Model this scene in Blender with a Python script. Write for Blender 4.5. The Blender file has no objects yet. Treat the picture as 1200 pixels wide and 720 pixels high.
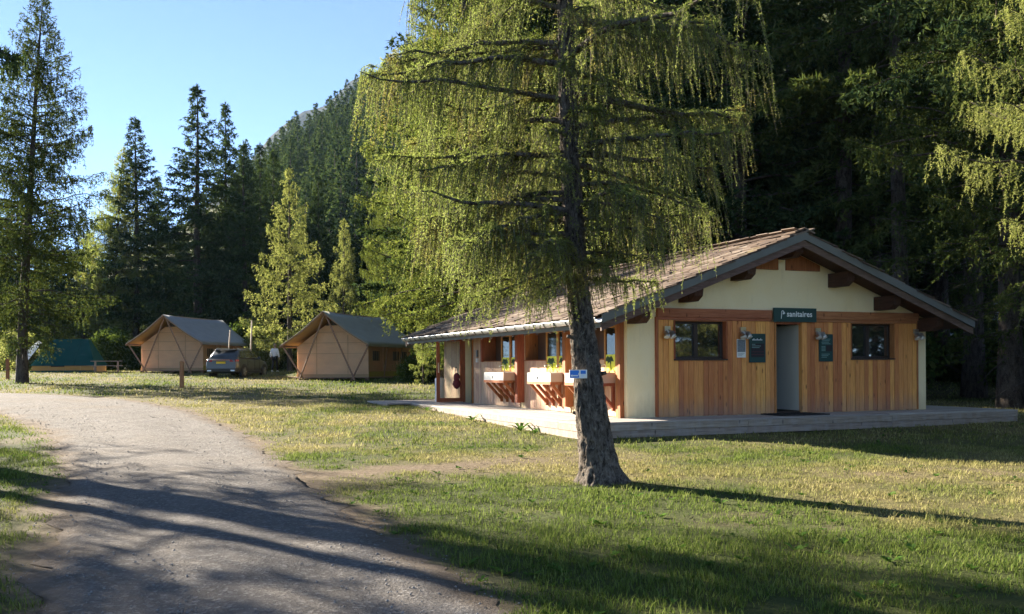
import bpy, bmesh, math, random
import numpy as np
from mathutils import Vector, Matrix, noise as mnoise

sc = bpy.context.scene
COL = sc.collection
R = math.radians
random.seed(4)
RNG = np.random.default_rng(11)

# ------------------------------------------------------------------ camera, sky, sun, exposure
cam_d = bpy.data.cameras.new('camera')
cam = bpy.data.objects.new('camera', cam_d)
COL.objects.link(cam)
cam_d.sensor_width = 36.0
cam_d.lens = 33.18
cam_d.shift_y = 0.0579
cam_d.clip_start = 0.1
cam_d.clip_end = 12000
cam.matrix_world = Matrix.Translation((0, 0, 1.6)) @ Matrix.Rotation(R(90), 4, 'X') @ Matrix.Rotation(R(-0.35), 4, 'Z')
sc.camera = cam

SUN_AZ, SUN_EL = -51.0, 21.0          # degrees clockwise from +Y, degrees up
world = bpy.data.worlds.new('World')
sc.world = world
world.use_nodes = True
wn = world.node_tree
sky = wn.nodes.new('ShaderNodeTexSky')
sky.sky_type = 'NISHITA'
sky.sun_disc = False
sky.sun_elevation = R(SUN_EL)
sky.sun_rotation = R(SUN_AZ)
sky.altitude = 1500
sky.air_density = 0.40
sky.dust_density = 0.0
sky.ozone_density = 1.2
wn.links.new(sky.outputs[0], wn.nodes['Background'].inputs[0])
wn.nodes['Background'].inputs[1].default_value = 0.055

sun_d = bpy.data.lights.new('sun', 'SUN')
sun_d.energy = 4.5
sun_d.angle = R(0.5)
sun_d.color = (1.0, 0.90, 0.74)
sun = bpy.data.objects.new('sun', sun_d)
COL.objects.link(sun)
_s = Vector((math.sin(R(SUN_AZ)) * math.cos(R(SUN_EL)), math.cos(R(SUN_AZ)) * math.cos(R(SUN_EL)), math.sin(R(SUN_EL))))
sun.rotation_euler = _s.to_track_quat('Z', 'Y').to_euler()
sun.location = _s * 100

sc.view_settings.view_transform = 'Standard'
sc.view_settings.look = 'None'
sc.view_settings.gamma = 1.0
sc.view_settings.exposure = 2.85
sc.render.engine = 'CYCLES'
sc.cycles.use_denoising = True
sc.cycles.max_bounces = 6
sc.cycles.diffuse_bounces = 4
sc.cycles.transmission_bounces = 4
sc.cycles.transparent_max_bounces = 12

# ------------------------------------------------------------------ small numeric helpers
def _hash(ix, iy, seed):
    n = (ix * 374761393 + iy * 668265263 + seed * 982451653) & 0x7fffffff
    n = ((n ^ (n >> 13)) * 1274126177) & 0x7fffffff
    return ((n ^ (n >> 16)) & 0xffff) / 65535.0

def vnoise(x, y, scale, seed=0):
    x = np.asarray(x, float) / scale
    y = np.asarray(y, float) / scale
    ix = np.floor(x).astype(np.int64)
    iy = np.floor(y).astype(np.int64)
    fx = x - ix
    fy = y - iy
    fx = fx * fx * (3 - 2 * fx)
    fy = fy * fy * (3 - 2 * fy)
    a = _hash(ix, iy, seed); b = _hash(ix + 1, iy, seed)
    c = _hash(ix, iy + 1, seed); d = _hash(ix + 1, iy + 1, seed)
    return (a * (1 - fx) + b * fx) * (1 - fy) + (c * (1 - fx) + d * fx) * fy

def softplus(t, k):
    t = np.asarray(t, float) / k
    return k * (np.log1p(np.exp(-np.abs(t))) + np.maximum(t, 0))

# the building's own frame: origin at the front left wall corner, x along the gable, y along the long side
BO = Vector((2.379, 19.5, 0.0))
BA = R(22.3)
BU = Vector((math.cos(BA), math.sin(BA), 0))
BV = Vector((-math.sin(BA), math.cos(BA), 0))
def B(w, t, z):
    return BO + BU * w + BV * t + Vector((0, 0, z))
def to_b(x, y):
    dx = np.asarray(x, float) - BO.x
    dy = np.asarray(y, float) - BO.y
    return dx * BU.x + dy * BU.y, dx * BV.x + dy * BV.y

def g(x, y):
    x = np.asarray(x, float); y = np.asarray(y, float)
    z = 0.026 * softplus(y - 12.5, 4.0) + 0.03 * softplus(y - 51, 3.0)
    z = 1.45 - softplus(1.45 - z, 0.12)
    w, t = to_b(x, y)
    d = np.maximum(np.maximum(-1.2 - w, w - 9.4), np.maximum(-0.9 - t, t - 12.6))
    z = z - 0.16 * np.clip(-d / 1.2, 0, 1)
    z = z + 0.035 * (vnoise(x, y, 3.1, 3) - 0.5) * np.clip((y - 2) / 8, 0, 1) + 0.05 * (vnoise(x, y, 9.0, 5) - 0.5)
    return z
def gz(x, y):
    return float(g(x, y))

# ------------------------------------------------------------------ mesh helpers
def mesh_np(name, V, F, smooth=False):
    V = np.asarray(V, np.float32); F = np.asarray(F, np.int32)
    k = F.shape[1]
    me = bpy.data.meshes.new(name)
    me.vertices.add(len(V)); me.vertices.foreach_set('co', V.ravel())
    me.loops.add(F.size); me.loops.foreach_set('vertex_index', F.ravel())
    me.polygons.add(len(F))
    me.polygons.foreach_set('loop_start', np.arange(0, F.size, k, dtype=np.int32))
    me.polygons.foreach_set('loop_total', np.full(len(F), k, np.int32))
    if smooth:
        me.polygons.foreach_set('use_smooth', np.ones(len(F), bool))
    me.update(calc_edges=True)
    return me

def link(name, me, mat=None, parent=None, loc=None, rotz=None):
    o = bpy.data.objects.new(name, me)
    COL.objects.link(o)
    if mat is not None and me is not None and len(me.materials) == 0:
        me.materials.append(mat)
    if parent is not None: o.parent = parent
    if loc is not None: o.location = loc
    if rotz is not None: o.rotation_euler = (0, 0, rotz)
    return o

def tag(o, label=None, cat=None, group=None, kind=None):
    if label: o['label'] = label
    if cat: o['category'] = cat
    if group: o['group'] = group
    if kind: o['kind'] = kind
    return o

def thing(name, label, cat, loc=(0, 0, 0), rotz=0.0, group=None):
    o = bpy.data.objects.new(name, None)
    o.empty_display_size = 0.3
    COL.objects.link(o)
    o.location = loc
    o.rotation_euler = (0, 0, rotz)
    return tag(o, label, cat, group)

def copy_tree(o, parent=None):
    c = o.copy()
    COL.objects.link(c)
    c.parent = parent
    for ch in list(o.children):
        copy_tree(ch, c)
    return c

class MB:
    def __init__(s):
        s.v = []; s.f = []
    def add(s, vs, fs):
        n = len(s.v)
        s.v += [tuple(p) for p in vs]
        s.f += [tuple(i + n for i in f) for f in fs]
        return s
    def box(s, x0, x1, y0, y1, z0, z1):
        return s.hexa([(x0, y0, z0), (x1, y0, z0), (x1, y1, z0), (x0, y1, z0), (x0, y0, z1), (x1, y0, z1), (x1, y1, z1), (x0, y1, z1)])
    def hexa(s, c):
        return s.add(c, [(0, 3, 2, 1), (4, 5, 6, 7), (0, 1, 5, 4), (1, 2, 6, 5), (2, 3, 7, 6), (3, 0, 4, 7)])
    def beam(s, a, b, w, h, up=(0, 0, 1)):
        a = Vector(a); b = Vector(b)
        d = (b - a).normalized()
        side = d.cross(Vector(up))
        if side.length < 1e-4: side = Vector((1, 0, 0))
        side.normalize(); u = side.cross(d)
        c = []
        for p in (a, b):
            for (i, j) in ((-1, -1), (1, -1), (1, 1), (-1, 1)):
                c.append(p + side * (i * w / 2) + u * (j * h / 2))
        return s.add(c, [(0, 1, 2, 3), (7, 6, 5, 4), (0, 4, 5, 1), (1, 5, 6, 2), (2, 6, 7, 3), (3, 7, 4, 0)])
    def prism(s, poly, axis, a, b):
        """poly: 2D points; axis 'y' -> poly in xz extruded along y; 'x' -> poly in yz; 'z' -> xy"""
        n = len(poly)
        def P(p, t):
            return {'y': (p[0], t, p[1]), 'x': (t, p[0], p[1]), 'z': (p[0], p[1], t)}[axis]
        return s.add([P(p, a) for p in poly] + [P(p, b) for p in poly],
                     [tuple(range(n)), tuple(range(2 * n - 1, n - 1, -1))] + [(i + n, (i + 1) % n + n, (i + 1) % n, i) for i in range(n)])
    def tube(s, pts, rad, n=6, cap=True):
        pts = [Vector(p) for p in pts]
        if not hasattr(rad, '__len__'): rad = [rad] * len(pts)
        vs = []; fs = []
        for i, p in enumerate(pts):
            d = (pts[min(i + 1, len(pts) - 1)] - pts[max(i - 1, 0)]).normalized()
            ref = Vector((0, 0, 1)) if abs(d.z) < 0.9 else Vector((1, 0, 0))
            u = d.cross(ref).normalized(); w = u.cross(d)
            for k in range(n):
                a = 2 * math.pi * k / n
                vs.append(p + u * (math.cos(a) * rad[i]) + w * (math.sin(a) * rad[i]))
        for i in range(len(pts) - 1):
            for k in range(n):
                k2 = (k + 1) % n
                fs.append((i * n + k, i * n + k2, (i + 1) * n + k2, (i + 1) * n + k))
        if cap:
            fs.append(tuple(range(n - 1, -1, -1)))
            fs.append(tuple((len(pts) - 1) * n + k for k in range(n)))
        return s.add(vs, fs)
    def mesh(s, name, smooth=False):
        me = bpy.data.meshes.new(name)
        me.from_pydata(s.v, [], s.f)
        bm = bmesh.new(); bm.from_mesh(me)
        bmesh.ops.recalc_face_normals(bm, faces=bm.faces)
        bm.to_mesh(me); bm.free()
        if smooth:
            me.polygons.foreach_set('use_smooth', np.ones(len(me.polygons), bool))
        return me
    def build(s, name, mat, parent=None, smooth=False, loc=None, rotz=None):
        return link(name, s.mesh(name, smooth), mat, parent, loc, rotz)

# ------------------------------------------------------------------ materials
def new_mat(name):
    m = bpy.data.materials.new(name)
    m.use_nodes = True
    nt = m.node_tree
    for n in list(nt.nodes): nt.nodes.remove(n)
    out = nt.nodes.new('ShaderNodeOutputMaterial')
    return m, nt, out
def N(nt, t, **kw):
    n = nt.nodes.new(t)
    for k, v in kw.items():
        setattr(n, k, v)
    return n
def ramp(nt, fac, stops):
    r = N(nt, 'ShaderNodeValToRGB')
    e = r.color_ramp.elements
    while len(e) < len(stops): e.new(0.5)
    for i, (p, c) in enumerate(stops):
        e[i].position = p
        e[i].color = (c[0], c[1], c[2], 1)
    nt.links.new(fac, r.inputs[0])
    return r.outputs[0]
def mixc(nt, fac, a, b, mode='MIX'):
    m = N(nt, 'ShaderNodeMix', data_type='RGBA', blend_type=mode)
    for sock, v in ((m.inputs[0], fac), (m.inputs[6], a), (m.inputs[7], b)):
        if isinstance(v, (int, float)): sock.default_value = v
        elif isinstance(v, tuple): sock.default_value = (v[0], v[1], v[2], 1)
        else: nt.links.new(v, sock)
    return m.outputs[2]
def mth(nt, op, a, b=0.0, c=None):
    m = N(nt, 'ShaderNodeMath', operation=op)
    for i, v in enumerate((a, b) if c is None else (a, b, c)):
        if isinstance(v, (int, float)): m.inputs[i].default_value = v
        else: nt.links.new(v, m.inputs[i])
    return m.outputs[0]
def noise_tex(nt, vec, scale, detail=4, rough=0.55):
    n = N(nt, 'ShaderNodeTexNoise')
    n.inputs['Scale'].default_value = scale
    n.inputs['Detail'].default_value = detail
    n.inputs['Roughness'].default_value = rough
    if vec is not None: nt.links.new(vec, n.inputs['Vector'])
    return n.outputs[0]
def mapping(nt, vec, scale=(1, 1, 1), loc=None):
    m = N(nt, 'ShaderNodeMapping')
    m.inputs['Scale'].default_value = scale
    nt.links.new(vec, m.inputs['Vector'])
    if loc is not None: nt.links.new(loc, m.inputs['Location'])
    return m.outputs[0]
def principled(nt, out, col, rough=0.8, bump=None, bstr=0.3, bdist=0.02, metal=0.0, spec=0.3):
    p = N(nt, 'ShaderNodeBsdfPrincipled')
    if isinstance(col, tuple): p.inputs['Base Color'].default_value = (col[0], col[1], col[2], 1)
    else: nt.links.new(col, p.inputs['Base Color'])
    if isinstance(rough, (int, float)): p.inputs['Roughness'].default_value = rough
    else: nt.links.new(rough, p.inputs['Roughness'])
    p.inputs['Metallic'].default_value = metal
    p.inputs['Specular IOR Level'].default_value = spec
    if bump is not None:
        b = N(nt, 'ShaderNodeBump')
        b.inputs['Strength'].default_value = bstr
        b.inputs['Distance'].default_value = bdist
        nt.links.new(bump, b.inputs['Height'])
        nt.links.new(b.outputs[0], p.inputs['Normal'])
    nt.links.new(p.outputs[0], out.inputs[0])
    return p
def objvec(nt, rnd=True):
    """object coordinates shifted by the object's random number, so copies differ"""
    tc = N(nt, 'ShaderNodeTexCoord').outputs['Object']
    if not rnd: return tc, None
    oi = N(nt, 'ShaderNodeObjectInfo').outputs['Random']
    comb = N(nt, 'ShaderNodeCombineXYZ')
    for i, k in enumerate((37.0, 91.0, 53.0)):
        nt.links.new(mth(nt, 'MULTIPLY', oi, k), comb.inputs[i])
    va = N(nt, 'ShaderNodeVectorMath', operation='ADD')
    nt.links.new(tc, va.inputs[0]); nt.links.new(comb.outputs[0], va.inputs[1])
    return va.outputs[0], oi

def wood(name, dark, light, scale=(14, 14, 0.9), rough=0.75, vary=0.35, knots=True, grey=None, splash=False):
    m, nt, out = new_mat(name)
    v, rnd = objvec(nt)
    gr = noise_tex(nt, mapping(nt, v, scale), 3.0, 6, 0.65)
    c = ramp(nt, gr, [(0.30, dark), (0.72, light)])
    if knots:
        kv = N(nt, 'ShaderNodeTexVoronoi'); kv.inputs['Scale'].default_value = 1.0
        nt.links.new(mapping(nt, v, (7, 7, 2.2)), kv.inputs['Vector'])
        kf = ramp(nt, kv.outputs['Distance'], [(0.05, (1, 1, 1)), (0.16, (0, 0, 0))])
        c = mixc(nt, kf, c, tuple(x * 0.35 for x in dark))
    if grey is not None:
        gf = ramp(nt, noise_tex(nt, mapping(nt, v, (3, 3, 0.8)), 2.0, 4), [(0.42, (0, 0, 0)), (0.68, (1, 1, 1))])
        c = mixc(nt, mth(nt, 'MULTIPLY', gf, 0.55), c, grey)
    if splash:
        sz = N(nt, 'ShaderNodeSeparateXYZ'); nt.links.new(N(nt, 'ShaderNodeNewGeometry').outputs['Position'], sz.inputs[0])
        sn = noise_tex(nt, mapping(nt, v, (9, 9, 2)), 1.0, 4)
        hz_ = mth(nt, 'ADD', sz.outputs[2], mth(nt, 'MULTIPLY_ADD', sn, -0.5, 0.25))
        sf = N(nt, 'ShaderNodeMapRange'); sf.inputs['From Min'].default_value = 0.95; sf.inputs['From Max'].default_value = 0.5
        sf.inputs['To Min'].default_value = 0.0; sf.inputs['To Max'].default_value = 0.6
        nt.links.new(hz_, sf.inputs['Value'])
        c = mixc(nt, sf.outputs[0], c, (0.26, 0.20, 0.155))
    hsv = N(nt, 'ShaderNodeHueSaturation')
    nt.links.new(c, hsv.inputs['Color'])
    nt.links.new(mth(nt, 'MULTIPLY_ADD', rnd, vary, 1.0 - vary / 2), hsv.inputs['Value'])
    nt.links.new(mth(nt, 'MULTIPLY_ADD', rnd, 0.024, 0.476), hsv.inputs['Hue'])
    principled(nt, out, hsv.outputs[0], rough, gr, 0.25, 0.006)
    return m

def plain(name, col, rough=0.6, metal=0.0, spec=0.4, var=0.15, vs=6.0, bump=0.0):
    m, nt, out = new_mat(name)
    v, _ = objvec(nt)
    n = noise_tex(nt, v, vs, 5)
    c = mixc(nt, n, tuple(x * (1 - var) for x in col), tuple(min(1, x * (1 + var)) for x in col))
    principled(nt, out, c, rough, n if bump else None, bump, 0.01, metal, spec)
    return m

def leaf(name, cols, trans=0.4, tcol=1.25, patch=None):
    m, nt, out = new_mat(name)
    geo = N(nt, 'ShaderNodeNewGeometry')
    c = ramp(nt, geo.outputs['Random Per Island'], [(i / (len(cols) - 1), cc) for i, cc in enumerate(cols)])
    tc = N(nt, 'ShaderNodeTexCoord').outputs['Object']
    n = noise_tex(nt, tc, 0.9, 3)
    hsv = N(nt, 'ShaderNodeHueSaturation')
    nt.links.new(c, hsv.inputs['Color'])
    nt.links.new(mth(nt, 'MULTIPLY_ADD', n, 0.9, 0.55), hsv.inputs['Value'])
    c2 = hsv.outputs[0]
    if patch is not None:
        pf = ramp(nt, noise_tex(nt, mapping(nt, tc, (1, 1, 0.5)), 1.6, 3), [(0.54, (0, 0, 0)), (0.66, (1, 1, 1))])
        c2 = mixc(nt, mth(nt, 'MULTIPLY', pf, 0.7), c2, patch)
    d = N(nt, 'ShaderNodeBsdfDiffuse'); t = N(nt, 'ShaderNodeBsdfTranslucent'); mx = N(nt, 'ShaderNodeMixShader')
    nt.links.new(c2, d.inputs[0])
    tb = mixc(nt, 1.0, c2, (tcol, tcol * 1.02, tcol * 0.7), 'MULTIPLY')
    nt.links.new(tb, t.inputs[0])
    mx.inputs[0].default_value = trans
    nt.links.new(d.outputs[0], mx.inputs[1]); nt.links.new(t.outputs[0], mx.inputs[2])
    nt.links.new(mx.outputs[0], out.inputs[0])
    return m

def bark(name, dark, light, lichen, scale=(9, 9, 3.2)):
    m, nt, out = new_mat(name)
    v, _ = objvec(nt)
    vv = mapping(nt, v, scale)
    n = noise_tex(nt, vv, 1.6, 8, 0.72)
    n2 = noise_tex(nt, mapping(nt, v, (30, 30, 16)), 1.5, 5, 0.7)
    h = mth(nt, 'ADD', n, mth(nt, 'MULTIPLY', n2, 0.5))
    c = ramp(nt, h, [(0.64, dark), (0.78, tuple((a + b) / 2 for a, b in zip(dark, light))), (1.02, light)])
    lf = ramp(nt, noise_tex(nt, v, 20.0, 7, 0.78), [(0.56, (0, 0, 0)), (0.66, (1, 1, 1))])
    c = mixc(nt, mth(nt, 'MULTIPLY', lf, 0.6), c, lichen)
    principled(nt, out, c, 0.95, h, 1.0, 0.025, 0, 0.12)
    return m

M = {}
M['honey'] = wood('honey_larch_boards', (0.52, 0.215, 0.05), (0.78, 0.40, 0.11), vary=0.50, splash=True)
M['beam_orange'] = wood('orange_stained_beam', (0.28, 0.11, 0.03), (0.48, 0.22, 0.07), (12, 12, 1.2), vary=0.2)
M['beam_h'] = wood('orange_stained_header', (0.28, 0.11, 0.035), (0.50, 0.24, 0.09), (0.9, 12, 12), vary=0.2)
M['pale'] = wood('pale_larch_boards', (0.42, 0.27, 0.15), (0.66, 0.48, 0.31), vary=0.22)
M['stain'] = wood('red_brown_stained_wood', (0.21, 0.075, 0.020), (0.40, 0.165, 0.05), vary=0.2)
M['frame'] = wood('golden_window_frame', (0.38, 0.19, 0.05), (0.58, 0.33, 0.10), vary=0.15)
M['purlin'] = wood('dark_brown_purlin', (0.035, 0.018, 0.010), (0.10, 0.05, 0.028), (12, 1.0, 12), vary=0.3)
M['barge_low'] = wood('weathered_brown_barge_wood', (0.07, 0.045, 0.032), (0.17, 0.115, 0.085), (1.2, 10, 10), vary=0.2, knots=False)
M['barge_top'] = plain('grey_blue_verge_metal', (0.125, 0.130, 0.118), 0.6, 0.1, 0.4, 0.25, 3.0)
M['deck'] = wood('grey_weathered_deck_boards', (0.27, 0.24, 0.205), (0.46, 0.42, 0.37), (1.0, 14, 14), rough=0.85, vary=0.3, knots=False)
M['deck_edge'] = wood('grey_weathered_edge_boards', (0.17, 0.13, 0.095), (0.38, 0.31, 0.24), (0.7, 12, 12), rough=0.85, vary=0.2, grey=(0.32, 0.30, 0.28))
M['post'] = wood('reddish_post_wood', (0.22, 0.10, 0.045), (0.42, 0.22, 0.10), vary=0.2, knots=False)
M['pole'] = wood('tent_pole_wood', (0.20, 0.12, 0.07), (0.42, 0.29, 0.19), vary=0.3, knots=False)
M['pole_pale'] = wood('pale_pole_wood', (0.45, 0.36, 0.25), (0.62, 0.52, 0.38), vary=0.1, knots=False)
M['shingle'] = None
M['metal'] = plain('zinc_gutter', (0.58, 0.58, 0.58), 0.38, 0.75, 0.5, 0.25, 9.0)
M['hook'] = plain('dark_zinc_hook', (0.16, 0.16, 0.16), 0.5, 0.5)
M['black'] = plain('black_rubber', (0.018, 0.018, 0.018), 0.8)
M['darkframe'] = plain('dark_brown_window_frame', (0.035, 0.022, 0.016), 0.5)
M['sign'] = plain('dark_green_sign_paint', (0.012, 0.052, 0.048), 0.45, var=0.08)
M['print'] = plain('white_print', (0.75, 0.78, 0.75), 0.6, var=0.03)
M['print_dim'] = plain('pale_green_print', (0.16, 0.27, 0.25), 0.6, var=0.05)
M['print_dark'] = plain('black_print', (0.02, 0.016, 0.018), 0.6, var=0.05)
M['print_red'] = plain('dull_red_print', (0.10, 0.02, 0.025), 0.6, var=0.05)
M['paper'] = plain('white_paper', (0.74, 0.73, 0.68), 0.7, var=0.05)
M['photo_grey'] = plain('grey_photo_print', (0.16, 0.18, 0.19), 0.6, var=0.7, vs=30)
M['sinkwhite'] = plain('white_basin_enamel', (0.78, 0.76, 0.71), 0.35, var=0.05)
M['basin_end_shade'] = plain('tan_basin_end_shade', (0.42, 0.29, 0.20), 0.5, var=0.1)  # shade on the near end of the white basin, painted as tan
M['chrome'] = plain('lamp_steel', (0.62, 0.58, 0.50), 0.28, 0.85)
M['lime'] = plain('lime_yellow_film', (0.78, 0.78, 0.035), 0.5, var=0.06)
M['motif'] = plain('dark_leaf_motif', (0.05, 0.10, 0.02), 0.6, var=0.1)
M['blue'] = plain('blue_sign', (0.02, 0.16, 0.55), 0.45, var=0.08)
M['bluepale'] = plain('pale_blue_print', (0.45, 0.62, 0.80), 0.5, var=0.08)
M['red'] = plain('dark_red_cloth', (0.17, 0.025, 0.03), 0.6, var=0.3)
M['interior'] = plain('dull_grey_interior', (0.30, 0.31, 0.28), 0.8, var=0.08, vs=2)
M['doorleaf'] = plain('pale_grey_door', (0.58, 0.56, 0.48), 0.6, var=0.06, vs=2)
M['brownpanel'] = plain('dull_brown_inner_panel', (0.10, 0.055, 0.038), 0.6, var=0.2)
M['bark'] = bark('rugged_larch_bark', (0.030, 0.024, 0.020), (0.20, 0.165, 0.135), (0.26, 0.255, 0.20))
M['bark_far'] = bark('conifer_bark', (0.035, 0.026, 0.020), (0.13, 0.105, 0.085), (0.15, 0.15, 0.12), (6, 6, 2))
M['spruce'] = leaf('spruce_needles', [(0.022, 0.042, 0.020), (0.048, 0.074, 0.030), (0.080, 0.102, 0.038)], 0.25)
M['larch'] = leaf('larch_needles', [(0.125, 0.165, 0.048), (0.185, 0.22, 0.072), (0.25, 0.262, 0.115)], 0.58, patch=(0.20, 0.155, 0.06))
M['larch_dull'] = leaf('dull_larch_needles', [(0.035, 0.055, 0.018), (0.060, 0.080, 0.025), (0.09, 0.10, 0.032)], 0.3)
M['larch_mid'] = leaf('olive_larch_needles', [(0.065, 0.090, 0.024), (0.115, 0.140, 0.036), (0.165, 0.175, 0.055)], 0.42)
M['larch_light'] = leaf('bright_larch_needles', [(0.14, 0.165, 0.05), (0.20, 0.215, 0.075), (0.26, 0.255, 0.115)], 0.45)
M['shrub'] = leaf('shrub_leaves', [(0.032, 0.056, 0.016), (0.062, 0.090, 0.024), (0.10, 0.125, 0.032)], 0.4)
M['weed'] = leaf('weed_leaves', [(0.045, 0.10, 0.022), (0.10, 0.17, 0.04)], 0.35)

def glass(name, tint=(0.02, 0.022, 0.02), ior=2.3):
    m, nt, out = new_mat(name)
    v, _ = objvec(nt)
    p = principled(nt, out, tint, 0.03, noise_tex(nt, v, 2.0, 1), 0.02, 0.02)
    p.inputs['IOR'].default_value = ior
    p.inputs['Specular IOR Level'].default_value = 0.7
    return m
M['glass'] = glass('dark_window_glass')
M['glass_side'] = glass('dark_side_window_glass', (0.02, 0.022, 0.02), 1.45)
M['carglass'] = glass('tinted_car_glass', (0.008, 0.009, 0.010), 1.55)
m, nt, out = new_mat('clear_door_glass')
tr = N(nt, 'ShaderNodeBsdfTransparent'); gl = N(nt, 'ShaderNodeBsdfGlossy'); mx = N(nt, 'ShaderNodeMixShader')
gl.inputs['Roughness'].default_value = 0.02
tr.inputs[0].default_value = (0.90, 0.93, 0.90, 1)
lw = N(nt, 'ShaderNodeFresnel'); lw.inputs[0].default_value = 1.6
nt.links.new(lw.outputs[0], mx.inputs[0]); nt.links.new(tr.outputs[0], mx.inputs[1]); nt.links.new(gl.outputs[0], mx.inputs[2]); nt.links.new(mx.outputs[0], out.inputs[0])
M['clear'] = m

m, nt, out = new_mat('cream_stucco')
v, _ = objvec(nt, False)
n1 = noise_tex(nt, v, 28, 6, 0.7); n2 = noise_tex(nt, v, 1.3, 4)
c = ramp(nt, n2, [(0.3, (0.86, 0.69, 0.38)), (0.7, (0.90, 0.76, 0.48))])
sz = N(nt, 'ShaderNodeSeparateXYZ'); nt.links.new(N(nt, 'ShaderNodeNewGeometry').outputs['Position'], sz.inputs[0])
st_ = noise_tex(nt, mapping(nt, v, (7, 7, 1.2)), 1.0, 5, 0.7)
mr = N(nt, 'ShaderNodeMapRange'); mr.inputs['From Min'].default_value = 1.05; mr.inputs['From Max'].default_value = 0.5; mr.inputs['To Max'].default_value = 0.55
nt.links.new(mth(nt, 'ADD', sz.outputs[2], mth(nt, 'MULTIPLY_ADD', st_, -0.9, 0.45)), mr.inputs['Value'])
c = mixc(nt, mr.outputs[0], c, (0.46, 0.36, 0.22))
sk = ramp(nt, st_, [(0.56, (0, 0, 0)), (0.80, (0.45, 0.45, 0.45))])
c = mixc(nt, sk, c, (0.58, 0.48, 0.30))
principled(nt, out, c, 0.92, n1, 0.6, 0.012, 0, 0.2)
M['stucco'] = m

m, nt, out = new_mat('weathered_wood_shingle')
v, rnd = objvec(nt)
gi = N(nt, 'ShaderNodeNewGeometry').outputs['Random Per Island']
rr = mth(nt, 'FRACT', mth(nt, 'ADD', rnd, gi))
gr = noise_tex(nt, mapping(nt, v, (16, 3, 16)), 2.0, 6, 0.7)
c = ramp(nt, rr, [(0.0, (0.055, 0.036, 0.026)), (0.35, (0.12, 0.080, 0.055)), (0.7, (0.19, 0.135, 0.095)), (1.0, (0.29, 0.235, 0.185))])
c = mixc(nt, mth(nt, 'MULTIPLY', gr, 0.8), c, (0.07, 0.05, 0.042))
ms = ramp(nt, noise_tex(nt, N(nt, 'ShaderNodeNewGeometry').outputs['Position'], 1.3, 4), [(0.60, (0, 0, 0)), (0.72, (1, 1, 1))])
c = mixc(nt, mth(nt, 'MULTIPLY', ms, 0.5), c, (0.20, 0.17, 0.05))
principled(nt, out, c, 0.9, gr, 0.5, 0.015, 0, 0.2)
M['shingle'] = m

def canvas(name, col, trans=0.0, rough=0.85):
    m, nt, out = new_mat(name)
    v, _ = objvec(nt)
    n = noise_tex(nt, mapping(nt, v, (1, 1, 2.5)), 1.6, 5)
    c = mixc(nt, n, tuple(x * 0.82 for x in col), tuple(x * 1.15 for x in col))
    p = principled(nt, out, c, rough, n, 0.5, 0.08, 0, 0.2)
    if trans:
        t = N(nt, 'ShaderNodeBsdfTranslucent'); mx = N(nt, 'ShaderNodeMixShader')
        nt.links.new(c, t.inputs[0]); mx.inputs[0].default_value = trans
        nt.links.new(p.outputs[0], mx.inputs[1]); nt.links.new(t.outputs[0], mx.inputs[2]); nt.links.new(mx.outputs[0], out.inputs[0])
    return m
M['canvas'] = canvas('sand_tent_canvas', (0.90, 0.68, 0.46), 0.55)
M['canvas_side'] = canvas('sand_side_canvas', (0.64, 0.47, 0.28), 0.5)
M['fly_grey'] = canvas('grey_blue_fly', (0.235, 0.24, 0.24), 0.0, 0.6)
M['fly_olive'] = canvas('olive_grey_fly', (0.28, 0.27, 0.22), 0.0, 0.6)
M['fly_under'] = canvas('tan_fly_lining', (0.46, 0.29, 0.15), 0.0)
M['teal'] = canvas('dark_teal_canvas', (0.006, 0.055, 0.050), 0.0)
M['white_canvas'] = canvas('white_canvas', (0.72, 0.74, 0.76), 0.3)
M['mesh_dark'] = plain('dark_tent_mesh', (0.06, 0.05, 0.035), 0.8)
M['band'] = canvas('mustard_base_band', (0.42, 0.33, 0.08), 0.0)
M['orange_band'] = canvas('orange_tan_band', (0.45, 0.25, 0.08), 0.0)
M['carpaint'] = plain('dark_grey_car_paint', (0.085, 0.09, 0.095), 0.28, 0.55, 0.6, 0.06)
M['carplastic'] = plain('black_car_plastic', (0.02, 0.02, 0.02), 0.55)
M['tail'] = plain('red_tail_lamp', (0.28, 0.02, 0.015), 0.25)
M['amber'] = plain('orange_lamp_strip', (0.45, 0.17, 0.06), 0.3)
M['plate'] = plain('yellow_number_plate', (0.75, 0.50, 0.02), 0.5, var=0.05)
M['alloy'] = plain('grey_alloy', (0.35, 0.35, 0.36), 0.35, 0.8)
M['silver'] = plain('silver_rail', (0.5, 0.52, 0.55), 0.3, 0.8)
M['skin'] = plain('skin', (0.45, 0.27, 0.19), 0.6)
M['top'] = plain('pale_grey_top', (0.62, 0.63, 0.64), 0.85)
M['trousers'] = plain('black_trousers', (0.015, 0.015, 0.018), 0.85)
M['hair'] = plain('light_brown_hair', (0.25, 0.19, 0.13), 0.7)

# ground: grass cover with dry straw, moss green and bare soil; the same noise colours the blades
def ground_nodes(nt):
    pos = N(nt, 'ShaderNodeNewGeometry').outputs['Position']
    dry = N(nt, 'ShaderNodeAttribute', attribute_name='dry').outputs['Fac']
    soil = N(nt, 'ShaderNodeAttribute', attribute_name='soil').outputs['Fac']
    return pos, dry, soil
m, nt, out = new_mat('lawn_soil')
pos, dry, soil = ground_nodes(nt)
n1 = noise_tex(nt, pos, 9.0, 6, 0.7); n2 = noise_tex(nt, pos, 45.0, 4, 0.7)
gcol = ramp(nt, n1, [(0.3, (0.035, 0.052, 0.015)), (0.7, (0.085, 0.105, 0.030))])
dcol = ramp(nt, n1, [(0.3, (0.12, 0.10, 0.042)), (0.7, (0.25, 0.21, 0.095))])
scol = ramp(nt, n1, [(0.3, (0.12, 0.085, 0.055)), (0.7, (0.26, 0.20, 0.145))])
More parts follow.
